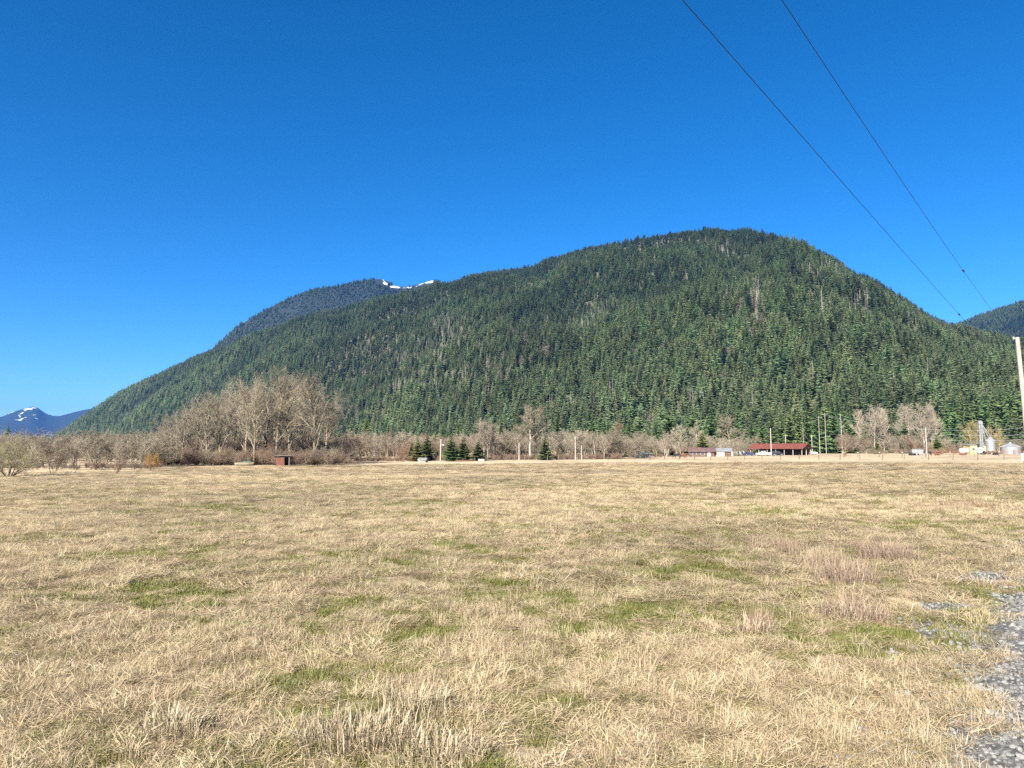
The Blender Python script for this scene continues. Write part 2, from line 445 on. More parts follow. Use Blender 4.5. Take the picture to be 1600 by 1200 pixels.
# ------------------------------------------------------------------ ground sheet
def build_ground():
    rs = [0.35]
    while rs[-1] < 26: rs.append(rs[-1] * 1.011 + 0.012)
    while rs[-1] < 13000: rs.append(rs[-1] * 1.05)
    rs = np.array(rs)
    az = np.concatenate([np.linspace(-48, 48, 420), np.linspace(48, 312, 60)[1:-1]])
    na = len(az)
    A, RR = np.meshgrid(np.radians(az), rs)
    X = RR * np.sin(A); Y = RR * np.cos(A)
    Z = gz(X, Y)
    sh = X.shape
    G = field_green(X, Y); S = field_gravel(X, Y); T = field_pale(X, Y)
    V = np.stack([X.ravel(), Y.ravel(), Z.ravel()], 1)
    V = np.vstack([V, [[0, 0, gzf(0, 0)]]])
    c = len(V) - 1
    faces = []
    i = np.arange(sh[0] - 1)[:, None] * na; j = np.arange(na)[None, :]; j2 = (j + 1) % na
    q = np.stack([i + j, i + na + j, i + na + j2, i + j2], -1).reshape(-1, 4)
    tri = [(c, k, (k + 1) % na) for k in range(na)]
    me = bpy.data.meshes.new('ground')
    me.from_pydata(V.tolist(), [], q.tolist() + tri)
    for nm, arr in (('green', G), ('gravel', S), ('pale', T)):
        a = me.attributes.new(nm, 'FLOAT', 'POINT')
        a.data.foreach_set('value', np.append(arr.ravel(), arr.ravel()[0]).astype(np.float32))
    me.polygons.foreach_set('use_smooth', [True] * len(me.polygons))
    m, nt, b = newmat('dry_field_soil_and_thatch')
    L = nt.links.new; N = nt.nodes.new
    geo = N('ShaderNodeNewGeometry')
    def noise(sc, det=6, rough=0.65, vec=None):
        z = N('ShaderNodeTexNoise'); z.inputs['Scale'].default_value = sc; z.inputs['Detail'].default_value = det
        z.inputs['Roughness'].default_value = rough
        L(vec or geo.outputs['Position'], z.inputs['Vector']); return z
    def attr(nm):
        a = N('ShaderNodeAttribute'); a.attribute_name = nm; return a.outputs['Fac']
    n1 = noise(14, 8, 0.75); n2 = noise(0.6, 8, 0.7); n3 = noise(0.05, 6, 0.6)
    straw = ramp(nt, [(0.28, (0.20,0.138,0.075)), (0.5, (0.42,0.322,0.20)), (0.72, (0.60,0.49,0.33))])
    mixn = N('ShaderNodeMath'); mixn.operation = 'MULTIPLY_ADD'; mixn.inputs[1].default_value = 0.5
    L(n2.outputs['Fac'], mixn.inputs[0])
    hlf = N('ShaderNodeMath'); hlf.operation = 'MULTIPLY'; hlf.inputs[1].default_value = 0.5
    L(n1.outputs['Fac'], hlf.inputs[0]); L(hlf.outputs[0], mixn.inputs[2])
    L(mixn.outputs[0], straw.inputs[0])
    # broad drift of tone over the field
    hs = N('ShaderNodeHueSaturation'); mr = N('ShaderNodeMapRange')
    mr.inputs[1].default_value = 0.3; mr.inputs[2].default_value = 0.7; mr.inputs[3].default_value = 0.78; mr.inputs[4].default_value = 1.18
    L(attr('pale'), mr.inputs[0]); L(mr.outputs[0], hs.inputs['Value']); L(straw.outputs[0], hs.inputs['Color'])
    green = ramp(nt, [(0.3, (0.08,0.08,0.02)), (0.7, (0.19,0.18,0.055))]); L(n1.outputs['Fac'], green.inputs[0])
    mx = N('ShaderNodeMix'); mx.data_type = 'RGBA'
    gm = N('ShaderNodeMath'); gm.operation = 'MULTIPLY'; gm.inputs[1].default_value = 0.5
    L(attr('green'), gm.inputs[0]); L(gm.outputs[0], mx.inputs['Factor'])
    L(hs.outputs[0], mx.inputs[6]); L(green.outputs[0], mx.inputs[7])
    vor = N('ShaderNodeTexVoronoi'); vor.inputs['Scale'].default_value = 26; L(geo.outputs['Position'], vor.inputs['Vector'])
    grav = ramp(nt, [(0.1, (0.10,0.094,0.084)), (0.5, (0.16,0.155,0.14)), (0.9, (0.23,0.223,0.205))]); 
    sep = N('ShaderNodeSeparateColor'); L(vor.outputs['Color'], sep.inputs[0]); L(sep.outputs[0], grav.inputs[0])
    mg = N('ShaderNodeMix'); mg.data_type = 'RGBA'
    # ragged border between gravel and thatch
    ga = N('ShaderNodeMath'); ga.operation = 'ADD'; 
    gs = N('ShaderNodeMapRange'); gs.inputs[1].default_value = 0.75; gs.inputs[2].default_value = 1.05
    L(attr('gravel'), ga.inputs[0]); L(n1.outputs['Fac'], ga.inputs[1]); L(ga.outputs[0], gs.inputs[0])
    L(gs.outputs[0], mg.inputs['Factor']); L(mx.outputs[2], mg.inputs[6]); L(grav.outputs[0], mg.inputs[7])
    L(mg.outputs[2], b.inputs['Base Color'])
    b.inputs['Roughness'].default_value = 0.95; b.inputs['Specular IOR Level'].default_value = 0.15
    bp = N('ShaderNodeBump'); bp.inputs['Strength'].default_value = 0.9; bp.inputs['Distance'].default_value = 0.12
    L(mixn.outputs[0], bp.inputs['Height']); L(bp.outputs[0], b.inputs['Normal'])
    me.materials.append(m)
    return struct('ground', me)
ground = build_ground()

# ------------------------------------------------------------------ mountains
def build_mountain(name, sil, base, ridge, pxr, mat, tree_h, relief, seed, power=1.35, nr=150, step=4.0, floor=-8.0, spur=(0.0022, 0.006)):
    cols = np.arange(pxr[0], pxr[1] + 0.1, step)
    sx = np.array([p[0] for p in sil], float); sy = np.array([p[1] for p in sil], float)
    # tangent of elevation asked for in each column; column direction is (u, 1) with u = X / Y
    U = []; E = []
    for u in cols:
        py = np.interp(u, sx, sy)
        # column u means x / y = (u - 800) / FD ; find the picture column that lies in this vertical plane at row py
        Xp, Yp, Zp = ray(800, py)
        xx = (u - 800) / FD * Yp
        U.append((u - 800) / FD); E.append(Zp / math.hypot(xx, Yp))
    U = np.array(U); E = np.array(E)
    rb = np.interp(cols, [b[0] for b in base], [b[1] for b in base])
    rr = np.interp(cols, [b[0] for b in ridge], [b[1] for b in ridge])
    t = np.concatenate([np.linspace(-0.06, 1.06, nr), np.linspace(1.08, 1.5, 16)])
    T, _ = np.meshgrid(t, cols); T = T.T            # rows t, columns px
    RD = rb[None, :] + T * (rr - rb)[None, :]
    k = 1 / np.sqrt(1 + U ** 2)
    Y = RD * k[None, :]; X = Y * U[None, :]
    tc = np.clip(T, 0, 1)
    S = 1 - (1 - tc) ** power
    S = np.where(T > 1, 1 - 1.1 * (T - 1), S)
    S = np.where(T < 0, T * 1.2, S)
    n = fbm(X * spur[0], Y * spur[0], seed, 4) - 0.5
    n2 = np.abs(fbm(X * spur[1], Y * spur[1] * 0.5, seed + 9, 3) - 0.5)
    env = np.sin(np.pi * np.clip(T, 0, 1)) ** 0.8 + 0.25 * np.clip(T, 0, 1)
    shape = S + relief * env * (1.6 * n - 1.2 * n2 + 0.15)
    # scale every column so that its highest line of sight, tree tops included, is the one asked for
    lo, hi = np.zeros(len(cols)), np.full(len(cols), 4000.0)
    for _i in range(40):
        mid = 0.5 * (lo + hi)
        z = floor + shape * mid[None, :]
        e = ((z + tree_h - EYE) / RD)[:nr].max(0)
        lo = np.where(e < E, mid, lo); hi = np.where(e < E, hi, mid)
    H = 0.5 * (lo + hi)
    kern = np.ones(3) / 3
    Hs = np.convolve(np.pad(H, 1, mode='edge'), kern, 'valid')
    Z = floor + shape * Hs[None, :]
    na = len(cols); nt_ = len(t)
    V = np.stack([X, Y, Z], -1).reshape(-1, 3)
    i = np.arange(nt_ - 1)[:, None] * na; j = np.arange(na - 1)[None, :]
    q = np.stack([i + j, i + j + 1, i + na + j + 1, i + na + j], -1).reshape(-1, 4)
    me = bpy.data.meshes.new(name)
    me.from_pydata(V.tolist(), [], q.tolist())
    me.polygons.foreach_set('use_smooth', [True] * len(me.polygons))
    me.materials.append(mat)
    o = struct(name, me)
    return dict(obj=o, cols=cols, t=t, X=X, Y=Y, Z=Z, RD=RD, rb=rb, rr=rr, nr=nr, step=step)

def mt_height(mt, x, y):
    u = 800 + FD * x / np.maximum(y, 1.0)
    r = np.hypot(x, y)
    c = (u - mt['cols'][0]) / mt['step']
    c0 = np.clip(np.floor(c).astype(int), 0, len(mt['cols']) - 2); fc = np.clip(c - c0, 0, 1)
    rb = mt['rb'][c0] * (1 - fc) + mt['rb'][c0 + 1] * fc
    rr = mt['rr'][c0] * (1 - fc) + mt['rr'][c0 + 1] * fc
    t = (r - rb) / (rr - rb)
    k = np.clip(np.searchsorted(mt['t'], t) - 1, 0, len(mt['t']) - 2)
    ft = np.clip((t - mt['t'][k]) / (mt['t'][k + 1] - mt['t'][k]), 0, 1)
    Z = mt['Z']
    z = (Z[k, c0] * (1 - fc) + Z[k, c0 + 1] * fc) * (1 - ft) + (Z[k + 1, c0] * (1 - fc) + Z[k + 1, c0 + 1] * fc) * ft
    ok = (c >= 0) & (c <= len(mt['cols']) - 1)
    e = (Z - EYE) / mt['RD']
    if 'cum' not in mt:
        mt['cum'] = np.maximum.accumulate(e, 0)
    return z, t, u, r, ok, mt['cum'][np.maximum(k - 1, 0), c0]

m_floor = noisemat('forest_floor', (0.04,0.045,0.022), (0.095,0.085,0.055), 0.02, 0.95, rnd=0)
m_far = noisemat('distant_forest_cover', (0.035,0.06,0.035), (0.07,0.10,0.05), 0.02, 0.95, bump=0.6)

SIL_MAIN = [(40,690),(75,682),(92,671),(130,643),(165,620),(200,602),(250,577),(300,553),(330,542),(370,524),(430,502),(500,482),(560,468),(600,459),(619,456),(640,453),(657,449),(672,443),(685,437),
            (740,425),(790,418),(830,412),(880,398),(930,383),(980,370),(1030,361),(1080,356),(1130,354),(1180,356),(1230,366),(1270,380),(1310,398),
            (1350,420),(1390,440),(1430,462),(1470,490),(1500,504),(1540,515),(1580,525),(1620,532),(1700,545),(1900,575)]
main = build_mountain('mountain', SIL_MAIN,
    [(40,2300),(90,2200),(250,1500),(450,950),(650,720),(800,640),(1200,580),(1400,500),(1500,450),(1650,430),(1900,420)],
    [(40,2500),(90,2600),(250,2550),(450,2250),(800,2050),(1150,2150),(1400,1900),(1600,1500),(1900,1300)],
    (44, 1800), m_floor, 18.0, 0.14, 5, spur=(0.0028, 0.0075))
SIL_BACK = [(240,600),(300,560),(325,540),(345,522),(370,500),(400,483),(440,462),(480,447),(530,440),(560,434),(588,430),(600,433),(612,442),(640,443),(655,438),(676,432),(690,437),(760,470),(820,500)]
back = build_mountain('back_mountain', SIL_BACK, [(240,2700),(820,2500)], [(240,3100),(590,3350),(820,3300)], (244, 816), m_floor, 17.0, 0.05, 31, 1.2, nr=110)
SIL_RIGHT = [(1440,545),(1480,522),(1510,503),(1550,487),(1600,470),(1660,455),(1760,445),(1900,440)]
rhill = build_mountain('right_hill', SIL_RIGHT, [(1440,2300),(1900,1900)], [(1440,3600),(1900,3200)], (1444, 1880), m_floor, 20.0, 0.09, 51, 1.2, nr=110)
m_blue = noisemat('far_blue_forest', (0.02,0.035,0.03), (0.035,0.05,0.04), 0.004, 0.95, bump=0.5)

def snow_mat():
    m, nt, b = newmat('far_peak_snow_and_forest')
    N = nt.nodes.new; L = nt.links.new
    at = N('ShaderNodeAttribute'); at.attribute_name = 'snow'
    nz = N('ShaderNodeTexNoise'); nz.inputs['Scale'].default_value = 0.022; nz.inputs['Detail'].default_value = 8
    geo = N('ShaderNodeNewGeometry'); L(geo.outputs['Position'], nz.inputs['Vector'])
    ad = N('ShaderNodeMath'); ad.operation = 'ADD'; L(at.outputs['Fac'], ad.inputs[0]); L(nz.outputs['Fac'], ad.inputs[1])
    mr = N('ShaderNodeMapRange'); mr.inputs[1].default_value = 0.98; mr.inputs[2].default_value = 1.04; L(ad.outputs[0], mr.inputs[0])
    f = ramp(nt, [(0.3, (0.004,0.009,0.008)), (0.7, (0.010,0.017,0.013))]); L(nz.outputs['Fac'], f.inputs[0])
    mx = N('ShaderNodeMix'); mx.data_type = 'RGBA'; L(mr.outputs[0], mx.inputs['Factor']); L(f.outputs[0], mx.inputs[6])
    mx.inputs[7].default_value = (0.85, 0.88, 0.92, 1); L(mx.outputs[2], b.inputs['Base Color'])
    b.inputs['Roughness'].default_value = 0.9
    return m
m_snow = snow_mat()
SIL_FAR = [(-300,660),(-120,655),(0,651),(12,645),(25,641),(36,638),(46,635),(55,637),(62,642),(70,647),(80,649.5),(90,650),(105,646),(120,642),(140,638),(165,640),(200,648),(320,655)]
far = build_mountain('far_snowy_mountain', SIL_FAR, [(-300,7600),(320,7600)], [(-300,9800),(46,10200),(320,9800)], (-300, 320), m_snow, 0.0, 0.05, 71, 1.25, nr=110, step=2.0, spur=(0.0006, 0.002))

def snow_attr(mt, strokes):
    X, Y, Z = mt['X'], mt['Y'], mt['Z']
    fx = Y * math.cos(PITCH) + (Z - EYE) * math.sin(PITCH)
    up = -Y * math.sin(PITCH) + (Z - EYE) * math.cos(PITCH)
    px = 800 + F * X / fx; py = 600 - F * up / fx
    s = np.zeros(px.shape)
    for x0, y0, x1, y1, w in strokes:
        dx, dy = x1 - x0, y1 - y0
        q = np.clip(((px - x0) * dx + (py - y0) * dy) / (dx * dx + dy * dy + 1e-9), 0, 1)
        d = np.hypot(px - x0 - q * dx, py - y0 - q * dy)
        s = np.maximum(s, np.clip(1.25 - 0.75 * d / w, 0, 1) * 0.51)
    # only the side that faces the viewer, at and before the crest
    s[mt['nr']:, :] *= 0.6
    a = mt['obj'].data.attributes.new('snow', 'FLOAT', 'POINT')
    a.data.foreach_set('value', s.ravel().astype(np.float32))
snow_attr(far, [(38,640,56,637,2.4),(31,647,40,641,2.2),(28,646,33,654,1.7),(24,656,34,656,1.6),(34,654,55,648,1.0),(3,650,22,643,1.0),(54,653,60,655,0.8),(44,638,50,640,2)])
back['obj'].data.materials.clear(); back['obj'].data.materials.append(m_snow)
snow_attr(back, [(593,437,604,443,4.5),(604,442,612,447,3.5),(612,448,632,452,4),(650,444,676,440,4),(640,449,652,447,2.5),(600,437,592,435,2.5),(632,450,642,449,2)])

# ------------------------------------------------------------------ conifers
def shade_attr(me, vals):
    a = me.attributes.new('shade', 'FLOAT', 'FACE')
    a.data.foreach_set('value', np.array(vals, dtype=np.float32))

def conifer(seed, nlev=22, nbr=7, Rr=0.15, low=0.16, side=2, droop=0.35, taper=0.85, ragged=0.25):
    """Unit-high conifer: trunk and whorls of drooping, toothed boughs."""
    rg = random.Random(seed)
    tr = MB(); cr = MB(); sh = []
    lean = Vector((rg.uniform(-.012, .012), rg.uniform(-.012, .012), 0))
    tr.tube([Vector((0, 0, -0.03)), lean * 0.3 + Vector((0, 0, 0.3)), lean + Vector((0, 0, 0.97))], [0.014, 0.010, 0.001], 5)
    ph = rg.random() * 6.28
    for i in range(nlev):
        f = i / (nlev - 1)
        z0 = low + (0.985 - low) * (f ** 0.95)
        base = Rr * ((1 - f) ** taper) * (0.55 + 0.45 * min(1, f * 6 + 0.35)) + 0.006
        k = max(3, int(round(nbr * (1 - 0.45 * f))))
        for b in range(k):
            ph += 2.399 + rg.uniform(-.3, .3)
            if rg.random() < 0.06: continue
            Ln = base * (1 + rg.uniform(-ragged, ragged * 1.1))
            z = z0 + rg.uniform(-.5, .5) * (0.8 / nlev)
            d = Vector((math.cos(ph), math.sin(ph), 0)); s = Vector((-d.y, d.x, 0))
            rise = 0.25 * f - droop * (1 - f) * rg.uniform(0.5, 1.2)
            w = Ln * rg.uniform(0.22, 0.34) + 0.003
            p0 = Vector((0, 0, z)) + lean * z
            p1 = p0 + d * Ln * 0.5 + Vector((0, 0, rise * Ln * 0.35))
            p2 = p0 + d * Ln + Vector((0, 0, rise * Ln * 0.8))
            hang = Vector((0, 0, -w * 0.55))
            v = rg.uniform(0.1, 0.9)
            # roof-shaped bough: two flanks hanging from the spine, toothed tips
            cr.add([p0, p1, p2, p1 + s * w + hang, p1 - s * w + hang, p0 + s * w * .35 + hang * .6, p0 - s * w * .35 + hang * .6],
                   [(0, 5, 3, 1), (1, 3, 2), (0, 1, 4, 6), (1, 2, 4)])
            sh += [v, min(1, v + .15), v, min(1, v + .15)]
            for q in range(side):
                for sg in (-1, 1):
                    fr = rg.uniform(0.35, 0.9)
                    c = p0.lerp(p2, fr); l2 = w * rg.uniform(1.0, 1.7) * (1.2 - fr * 0.6)
                    e = c + (s * sg * 0.85 + d * 0.6).normalized() * l2 + Vector((0, 0, -l2 * rg.uniform(.1, .55)))
                    o2 = d * l2 * 0.28
                    cr.add([c - o2, c + o2, e], [(0, 1, 2)]); sh.append(rg.random())
    cr.add([lean + Vector((0.006, 0, 0.93)), lean + Vector((-0.004, 0.005, 0.93)), lean + Vector((-0.003, -0.005, 0.93)), lean + Vector((0, 0, 1.0))], [(0, 1, 3), (1, 2, 3), (2, 0, 3)])
    sh += [0.7] * 3
    return tr, cr, sh

def conifer_mesh(name, needle, **kw):
    tr, cr, sh = conifer(**kw)
    both = MB(); both.add(tr.v, tr.f, 0); both.add(cr.v, cr.f, 1)
    me = both.mesh(name, [MAT['con_bark'], needle])
    shade_attr(me, [0.5] * len(tr.f) + sh)
    return me

def snag_mesh(name, seed, mat, nb=26, top=1.0):
    rg = random.Random(seed); mb = MB()
    a = Vector((rg.uniform(-.03, .03), rg.uniform(-.03, .03), 0))
    mb.tube([Vector((0, 0, -0.02)), a * .5 + Vector((0, 0, .5)), a + Vector((0, 0, top))], [0.014, 0.010, 0.004], 5)
    for i in range(nb):
        z = rg.uniform(0.3, 0.97); ph = rg.random() * 6.28
        d = Vector((math.cos(ph), math.sin(ph), rg.uniform(-.3, .4)))
        l = 0.11 * (1.15 - z) * rg.uniform(.5, 1.5) + 0.02
        p = a * z + Vector((0, 0, z))
        mb.tube([p, p + d * l * .6, p + d * l + Vector((0, 0, -.02))], [0.004, 0.003, 0.001], 3)
        for q in range(2):
            dd = (d + Vector((rg.uniform(-1, 1), rg.uniform(-1, 1), rg.uniform(-.5, .6)))) .normalized()
            pp = p + d * l * rg.uniform(.3, .9)
            mb.tube([pp, pp + dd * l * .5], [0.0025, 0.0008], 3)
    return mb.mesh(name, mat)

PROTO = {}
def proto_collection(key, meshes):
    c = bpy.data.collections.new('forms_' + key)
    for i, me in enumerate(meshes):
        o = bpy.data.objects.new('%s_form_%02d' % (key, i), me)
        c.objects.link(o)
    PROTO[key] = c
    return c

_gn = {}
def scatter(name, key, pts, rot, scl, idx, tint, kind='stuff', label=None, cat=None):
    """One object that sets copies of a few forms on points (geometry nodes)."""
    me = bpy.data.meshes.new(name)
    n = len(pts)
    me.vertices.add(n)
    me.vertices.foreach_set('co', np.asarray(pts, np.float32).ravel())
    a = me.attributes.new('rot', 'FLOAT_VECTOR', 'POINT'); a.data.foreach_set('vector', np.asarray(rot, np.float32).ravel())
    a = me.attributes.new('scl', 'FLOAT_VECTOR', 'POINT'); a.data.foreach_set('vector', np.asarray(scl, np.float32).ravel())
    a = me.attributes.new('idx', 'INT', 'POINT'); a.data.foreach_set('value', np.asarray(idx, np.int32))
    a = me.attributes.new('tint', 'FLOAT', 'POINT'); a.data.foreach_set('value', np.asarray(tint, np.float32))
    o = link(name, me)
    if key not in _gn:
        ng = bpy.data.node_groups.new('set_' + key, 'GeometryNodeTree')
        ng.interface.new_socket('Geometry', in_out='INPUT', socket_type='NodeSocketGeometry')
        ng.interface.new_socket('Geometry', in_out='OUTPUT', socket_type='NodeSocketGeometry')
        N = ng.nodes.new; L = ng.links.new
        gi = N('NodeGroupInput'); go = N('NodeGroupOutput')
        ci = N('GeometryNodeCollectionInfo'); ci.inputs['Collection'].default_value = PROTO[key]
        ci.inputs['Separate Children'].default_value = True; ci.inputs['Reset Children'].default_value = True
        ip = N('GeometryNodeInstanceOnPoints'); ip.inputs['Pick Instance'].default_value = True
        def na(nm, ty):
            x = N('GeometryNodeInputNamedAttribute'); x.data_type = ty; x.inputs['Name'].default_value = nm; return x.outputs['Attribute']
        e2 = N('FunctionNodeEulerToRotation'); L(na('rot', 'FLOAT_VECTOR'), e2.inputs[0])
        L(gi.outputs[0], ip.inputs['Points']); L(ci.outputs[0], ip.inputs['Instance'])
        L(na('idx', 'INT'), ip.inputs['Instance Index']); L(e2.outputs[0], ip.inputs['Rotation']); L(na('scl', 'FLOAT_VECTOR'), ip.inputs['Scale'])
        L(ip.outputs[0], go.inputs[0])
        _gn[key] = ng
    md = o.modifiers.new('set', 'NODES'); md.node_group = _gn[key]
    o['kind'] = kind
    if label: o['label'] = label
    if cat: o['category'] = cat
    return o

forest_meshes = [conifer_mesh('forest_conifer', MAT['needle'], seed=100 + i, nlev=24, nbr=8, Rr=r_, low=l_, side=2, ragged=0.35)
                 for i, (r_, l_) in enumerate([(0.13,0.12),(0.155,0.10),(0.115,0.22),(0.14,0.3),(0.17,0.08),(0.125,0.15)])]
forest_meshes += [conifer_mesh('forest_conifer', MAT['needle'], seed=120 + i, nlev=20, nbr=9, Rr=0.16 + .03 * i, low=0.1, side=3, ragged=0.5, taper=0.5, droop=0.2) for i in range(2)]
snag_meshes = [snag_mesh('dead_snag', 300 + i, MAT['snag'], nb=n_, top=1.0) for i, n_ in enumerate((30, 18, 44))]
bare_forms = [snag_mesh('bare_slope_tree', 320 + i, noisemat('slope_tree_twigs', (0.15,0.122,0.095), (0.27,0.225,0.175), 1, 0.95, rnd=0.2), nb=150, top=0.8) for i in range(2)]
proto_collection('forest', forest_meshes + snag_meshes + bare_forms)
NF = len(forest_meshes)
front_meshes = []
for me in forest_meshes:
    c = me.copy(); c.materials[1] = MAT['needle_own']; front_meshes.append(c)

# patches seen on the slope: picture x, y, half width, half height, share of dead snags
_snags = [(700,525,26,22,.5),(650,560,60,40,.22),(600,560,30,30,.15),(640,610,50,30,.15),(930,498,40,20,.25),(905,520,20,20,.25),(1180,485,12,26,.7),(1130,400,14,14,.35),
          (1275,432,28,14,.3),(1345,485,22,14,.45),(1430,515,14,10,.4),(1000,375,40,10,.12),(1390,395,20,12,.2),(1160,470,20,15,.25),(760,620,10,14,.35),
          (1270,605,10,14,.4),(960,630,30,20,.2),(1060,640,40,14,.15),(730,590,40,40,.10),(560,560,16,20,.2),(870,640,50,14,.15),(1180,640,30,14,.2)]
_bare = [(700,585,9,5),(690,545,7,4),(928,522,8,5),(1345,490,18,6),(1425,518,11,4),(1290,440,12,5),(640,600,8,4),(920,480,8,4),(1180,500,5,9),(1146,425,8,4),(1165,612,6,8),(655,585,10,7)]

def forest_points(mt, umin, umax, spacing, tmin=-0.02, tmax=1.04, seed=1, hmean=27.0, flat=None):
    rg = np.random.default_rng(seed)
    ym = mt['Y'][:mt['nr']].max(); y0 = mt['Y'].min() if flat is None else flat
    xs0 = mt['X'].min(); xs1 = mt['X'].max()
    gx = np.arange(xs0, xs1, spacing); gy = np.arange(y0, ym, spacing)
    GX, GY = np.meshgrid(gx, gy)
    x = (GX + rg.uniform(-.48, .48, GX.shape) * spacing).ravel(); y = (GY + rg.uniform(-.48, .48, GY.shape) * spacing).ravel()
    u = 800 + FD * x / y
    k = (u > umin) & (u < umax); x, y = x[k], y[k]
    z, t, u, r, ok, cum = mt_height(mt, x, y)
    k = ok & (t < tmax) & (t > tmin)
    x, y, z, t, u, r, cum = [a[k] for a in (x, y, z, t, u, r, cum)]
    # stands of different age: cells with their own height and tone
    wx = x + 60 * (fbm(x * .006, y * .006, seed + 3, 3) - .5); wy = y + 60 * (fbm(x * .006, y * .006, seed + 4, 3) - .5)
    st = vnoise(np.floor(wx / 95) * 7.7, np.floor(wy / 140) * 3.3, seed + 5)
    st2 = fbm(x * .004, y * .004, seed + 6, 3)
    h = hmean * (0.62 + 0.42 * st + 0.4 * (st2 - .5)) * rg.uniform(.6, 1.35, len(x))
    h *= 1 - 0.22 * np.clip(t, 0, 1)
    keep = (z + h - EYE) / r > cum - 0.004
    tint = np.clip(0.56 + 0.7 * (st2 - .5) + 0.5 * (vnoise(np.floor(wx / 95) * 3.1, np.floor(wy / 140) * 5.3, seed + 8) - .5), 0, 1)
    fx = y * math.cos(PITCH) + (z - EYE) * math.sin(PITCH); up = -y * math.sin(PITCH) + (z - EYE) * math.cos(PITCH)
    px = 800 + F * x / fx; py = 600 - F * up / fx
    return [a[keep] for a in (x, y, z, t, r, h, tint, px, py)]

def forest(mt, name, umin, umax, spacing, seed, hmean, near_n=0, snags=True, clear=()):
    x, y, z, t, r, h, tint, px, py = forest_points(mt, umin, umax, spacing, seed=seed, hmean=hmean)
    rg = np.random.default_rng(seed + 99)
    n = len(x)
    idx = rg.integers(0, NF, n)
    wid = rg.uniform(1.05, 1.6, n)
    drop = np.zeros(n, bool)
    if snags:
        for sx, sy, w, hh, fr in _snags:
            g = np.exp(-(((px - sx) / w) ** 2 + ((py - sy) / hh) ** 2)) * fr * 1.25
            s = rg.random(n) < g
            idx[s] = NF + rg.integers(0, 3, s.sum()); h[s] *= 0.85; wid[s] = 1.0
        s = rg.random(n) < 0.003
        idx[s] = NF + rg.integers(0, 3, s.sum()); wid[s] = 1.0
        lowb = 0.14 * sstep(.5, .75, fbm(x * .012, y * .012, 333, 3)) * (1 - sstep(.0, .35, t))
        s = rg.random(n) < lowb * 3
        idx[s] = NF + 3 + rg.integers(0, 2, s.sum()); h[s] *= 0.75; wid[s] = 2.2
        for sx, sy, w, hh in _bare:
            drop |= (((px - sx) / w) ** 2 + ((py - sy) / hh) ** 2) < 1
    for sx, sy, w, hh in clear:
        drop |= (((px - sx) / w) ** 2 + ((py - sy) / hh) ** 2) < 1
    k = ~drop
    x, y, z, t, r, h, tint, idx, wid = [a[k] for a in (x, y, z, t, r, h, tint, idx, wid)]
    order = np.argsort(r)
    near = order[:0]
    if near_n:
        cand = [i for i in order if idx[i] < NF and -800/FD < x[i] / y[i] < 800/FD]
        near = np.array(cand[:near_n])
        for i in near:
            o = link('forest_conifer', front_meshes[idx[i]], None, (x[i], y[i], z[i] - 0.3), rg.random() * 6.28, (h[i] * wid[i], h[i] * wid[i], h[i]))
            tag(o, 'dark green conifer in the front rows of the forest along the mountain foot', 'tree', 'conifers at the front of the mountain forest')
    rest = np.setdiff1d(order, near)
    pts = np.stack([x[rest], y[rest], z[rest] - 0.5], 1)
    rot = np.zeros((len(rest), 3)); rot[:, 2] = rg.random(len(rest)) * 6.28
    hw = h[rest] * wid[rest]
    return scatter(name, 'forest', pts, rot, np.stack([hw, hw, h[rest]], 1), idx[rest], tint[rest])

forest(main, 'mountain_forest', 60, 1720, 6.1, 1, 23.5, near_n=300)
forest(back, 'back_mountain_forest', 250, 780, 8.0, 2, 20.0, snags=False, clear=[(598,440,13,7),(622,450,16,4.5),(663,442,18,5),(447,486,14,3),(383,503,8,5),(418,498,5,3)])
forest(rhill, 'right_hill_forest', 1460, 1700, 8.5, 3, 26.0, snags=False)

# ------------------------------------------------------------------ bare trees
def grow(mbs, p, d, L, r, lev, spec, rg, up, sides=(7, 5, 3, 3, 3)):
    """One shoot and, recursively, what springs from it. spec[lev] = (children, angle, length ratio, first fork)."""
    nseg = (7, 5, 3, 2, 1)[min(lev, 4)]
    pts = [p.copy()]; cur = p.copy(); dd = d.copy()
    wig = (0.07, 0.16, 0.22, 0.25, 0.2)[min(lev, 4)]
    for i in range(nseg):
        dd = (dd + Vector((rg.gauss(0, wig), rg.gauss(0, wig), rg.gauss(0, wig * .6) + up * (0.10 if lev else 0.03)))).normalized()
        cur = cur + dd * (L / nseg); pts.append(cur.copy())
    tip = 0.35 if lev < 2 else 0.3
    rad = [r * (1 - (1 - tip) * i / nseg) for i in range(nseg + 1)]
    mbs[0 if lev == 0 else 1].tube(pts, rad, sides[min(lev, 4)])
    if lev >= len(spec): return
    nch, ang, ratio, f0 = spec[lev]
    ph = rg.random() * 6.28
    for i in range(nch):
        f = f0 + (1 - f0) * (i + rg.random() * .8) / nch
        f = min(f, 0.99)
        q = f * nseg; k = int(q); pp = pts[k].lerp(pts[k + 1], q - k)
        ax = (pts[k + 1] - pts[k]).normalized()
        ph += 2.399 + rg.uniform(-.4, .4)
        a = ax.cross(Vector((0.3, 0.5, 0.81)));
        if a.length < 1e-3: a = Vector((1, 0, 0))
        a.normalize(); b = ax.cross(a)
        an = R(ang) * rg.uniform(.65, 1.25)
        nd = ax * math.cos(an) + (a * math.cos(ph) + b * math.sin(ph)) * math.sin(an)
        nd.z += 0.12 * up
        nd.normalize()
        env = (1.15 - 0.55 * f) if lev == 0 else (1.15 - 0.5 * f)
        ln = L * ratio * env * rg.uniform(.7, 1.2)
        rr = min(rad[k] * 0.7, r * (0.5 if lev == 0 else 0.42)) if lev < 2 else r * 0.55
        grow(mbs, pp, nd, ln, max(rr, TW), lev + 1, spec, rg, up, sides)
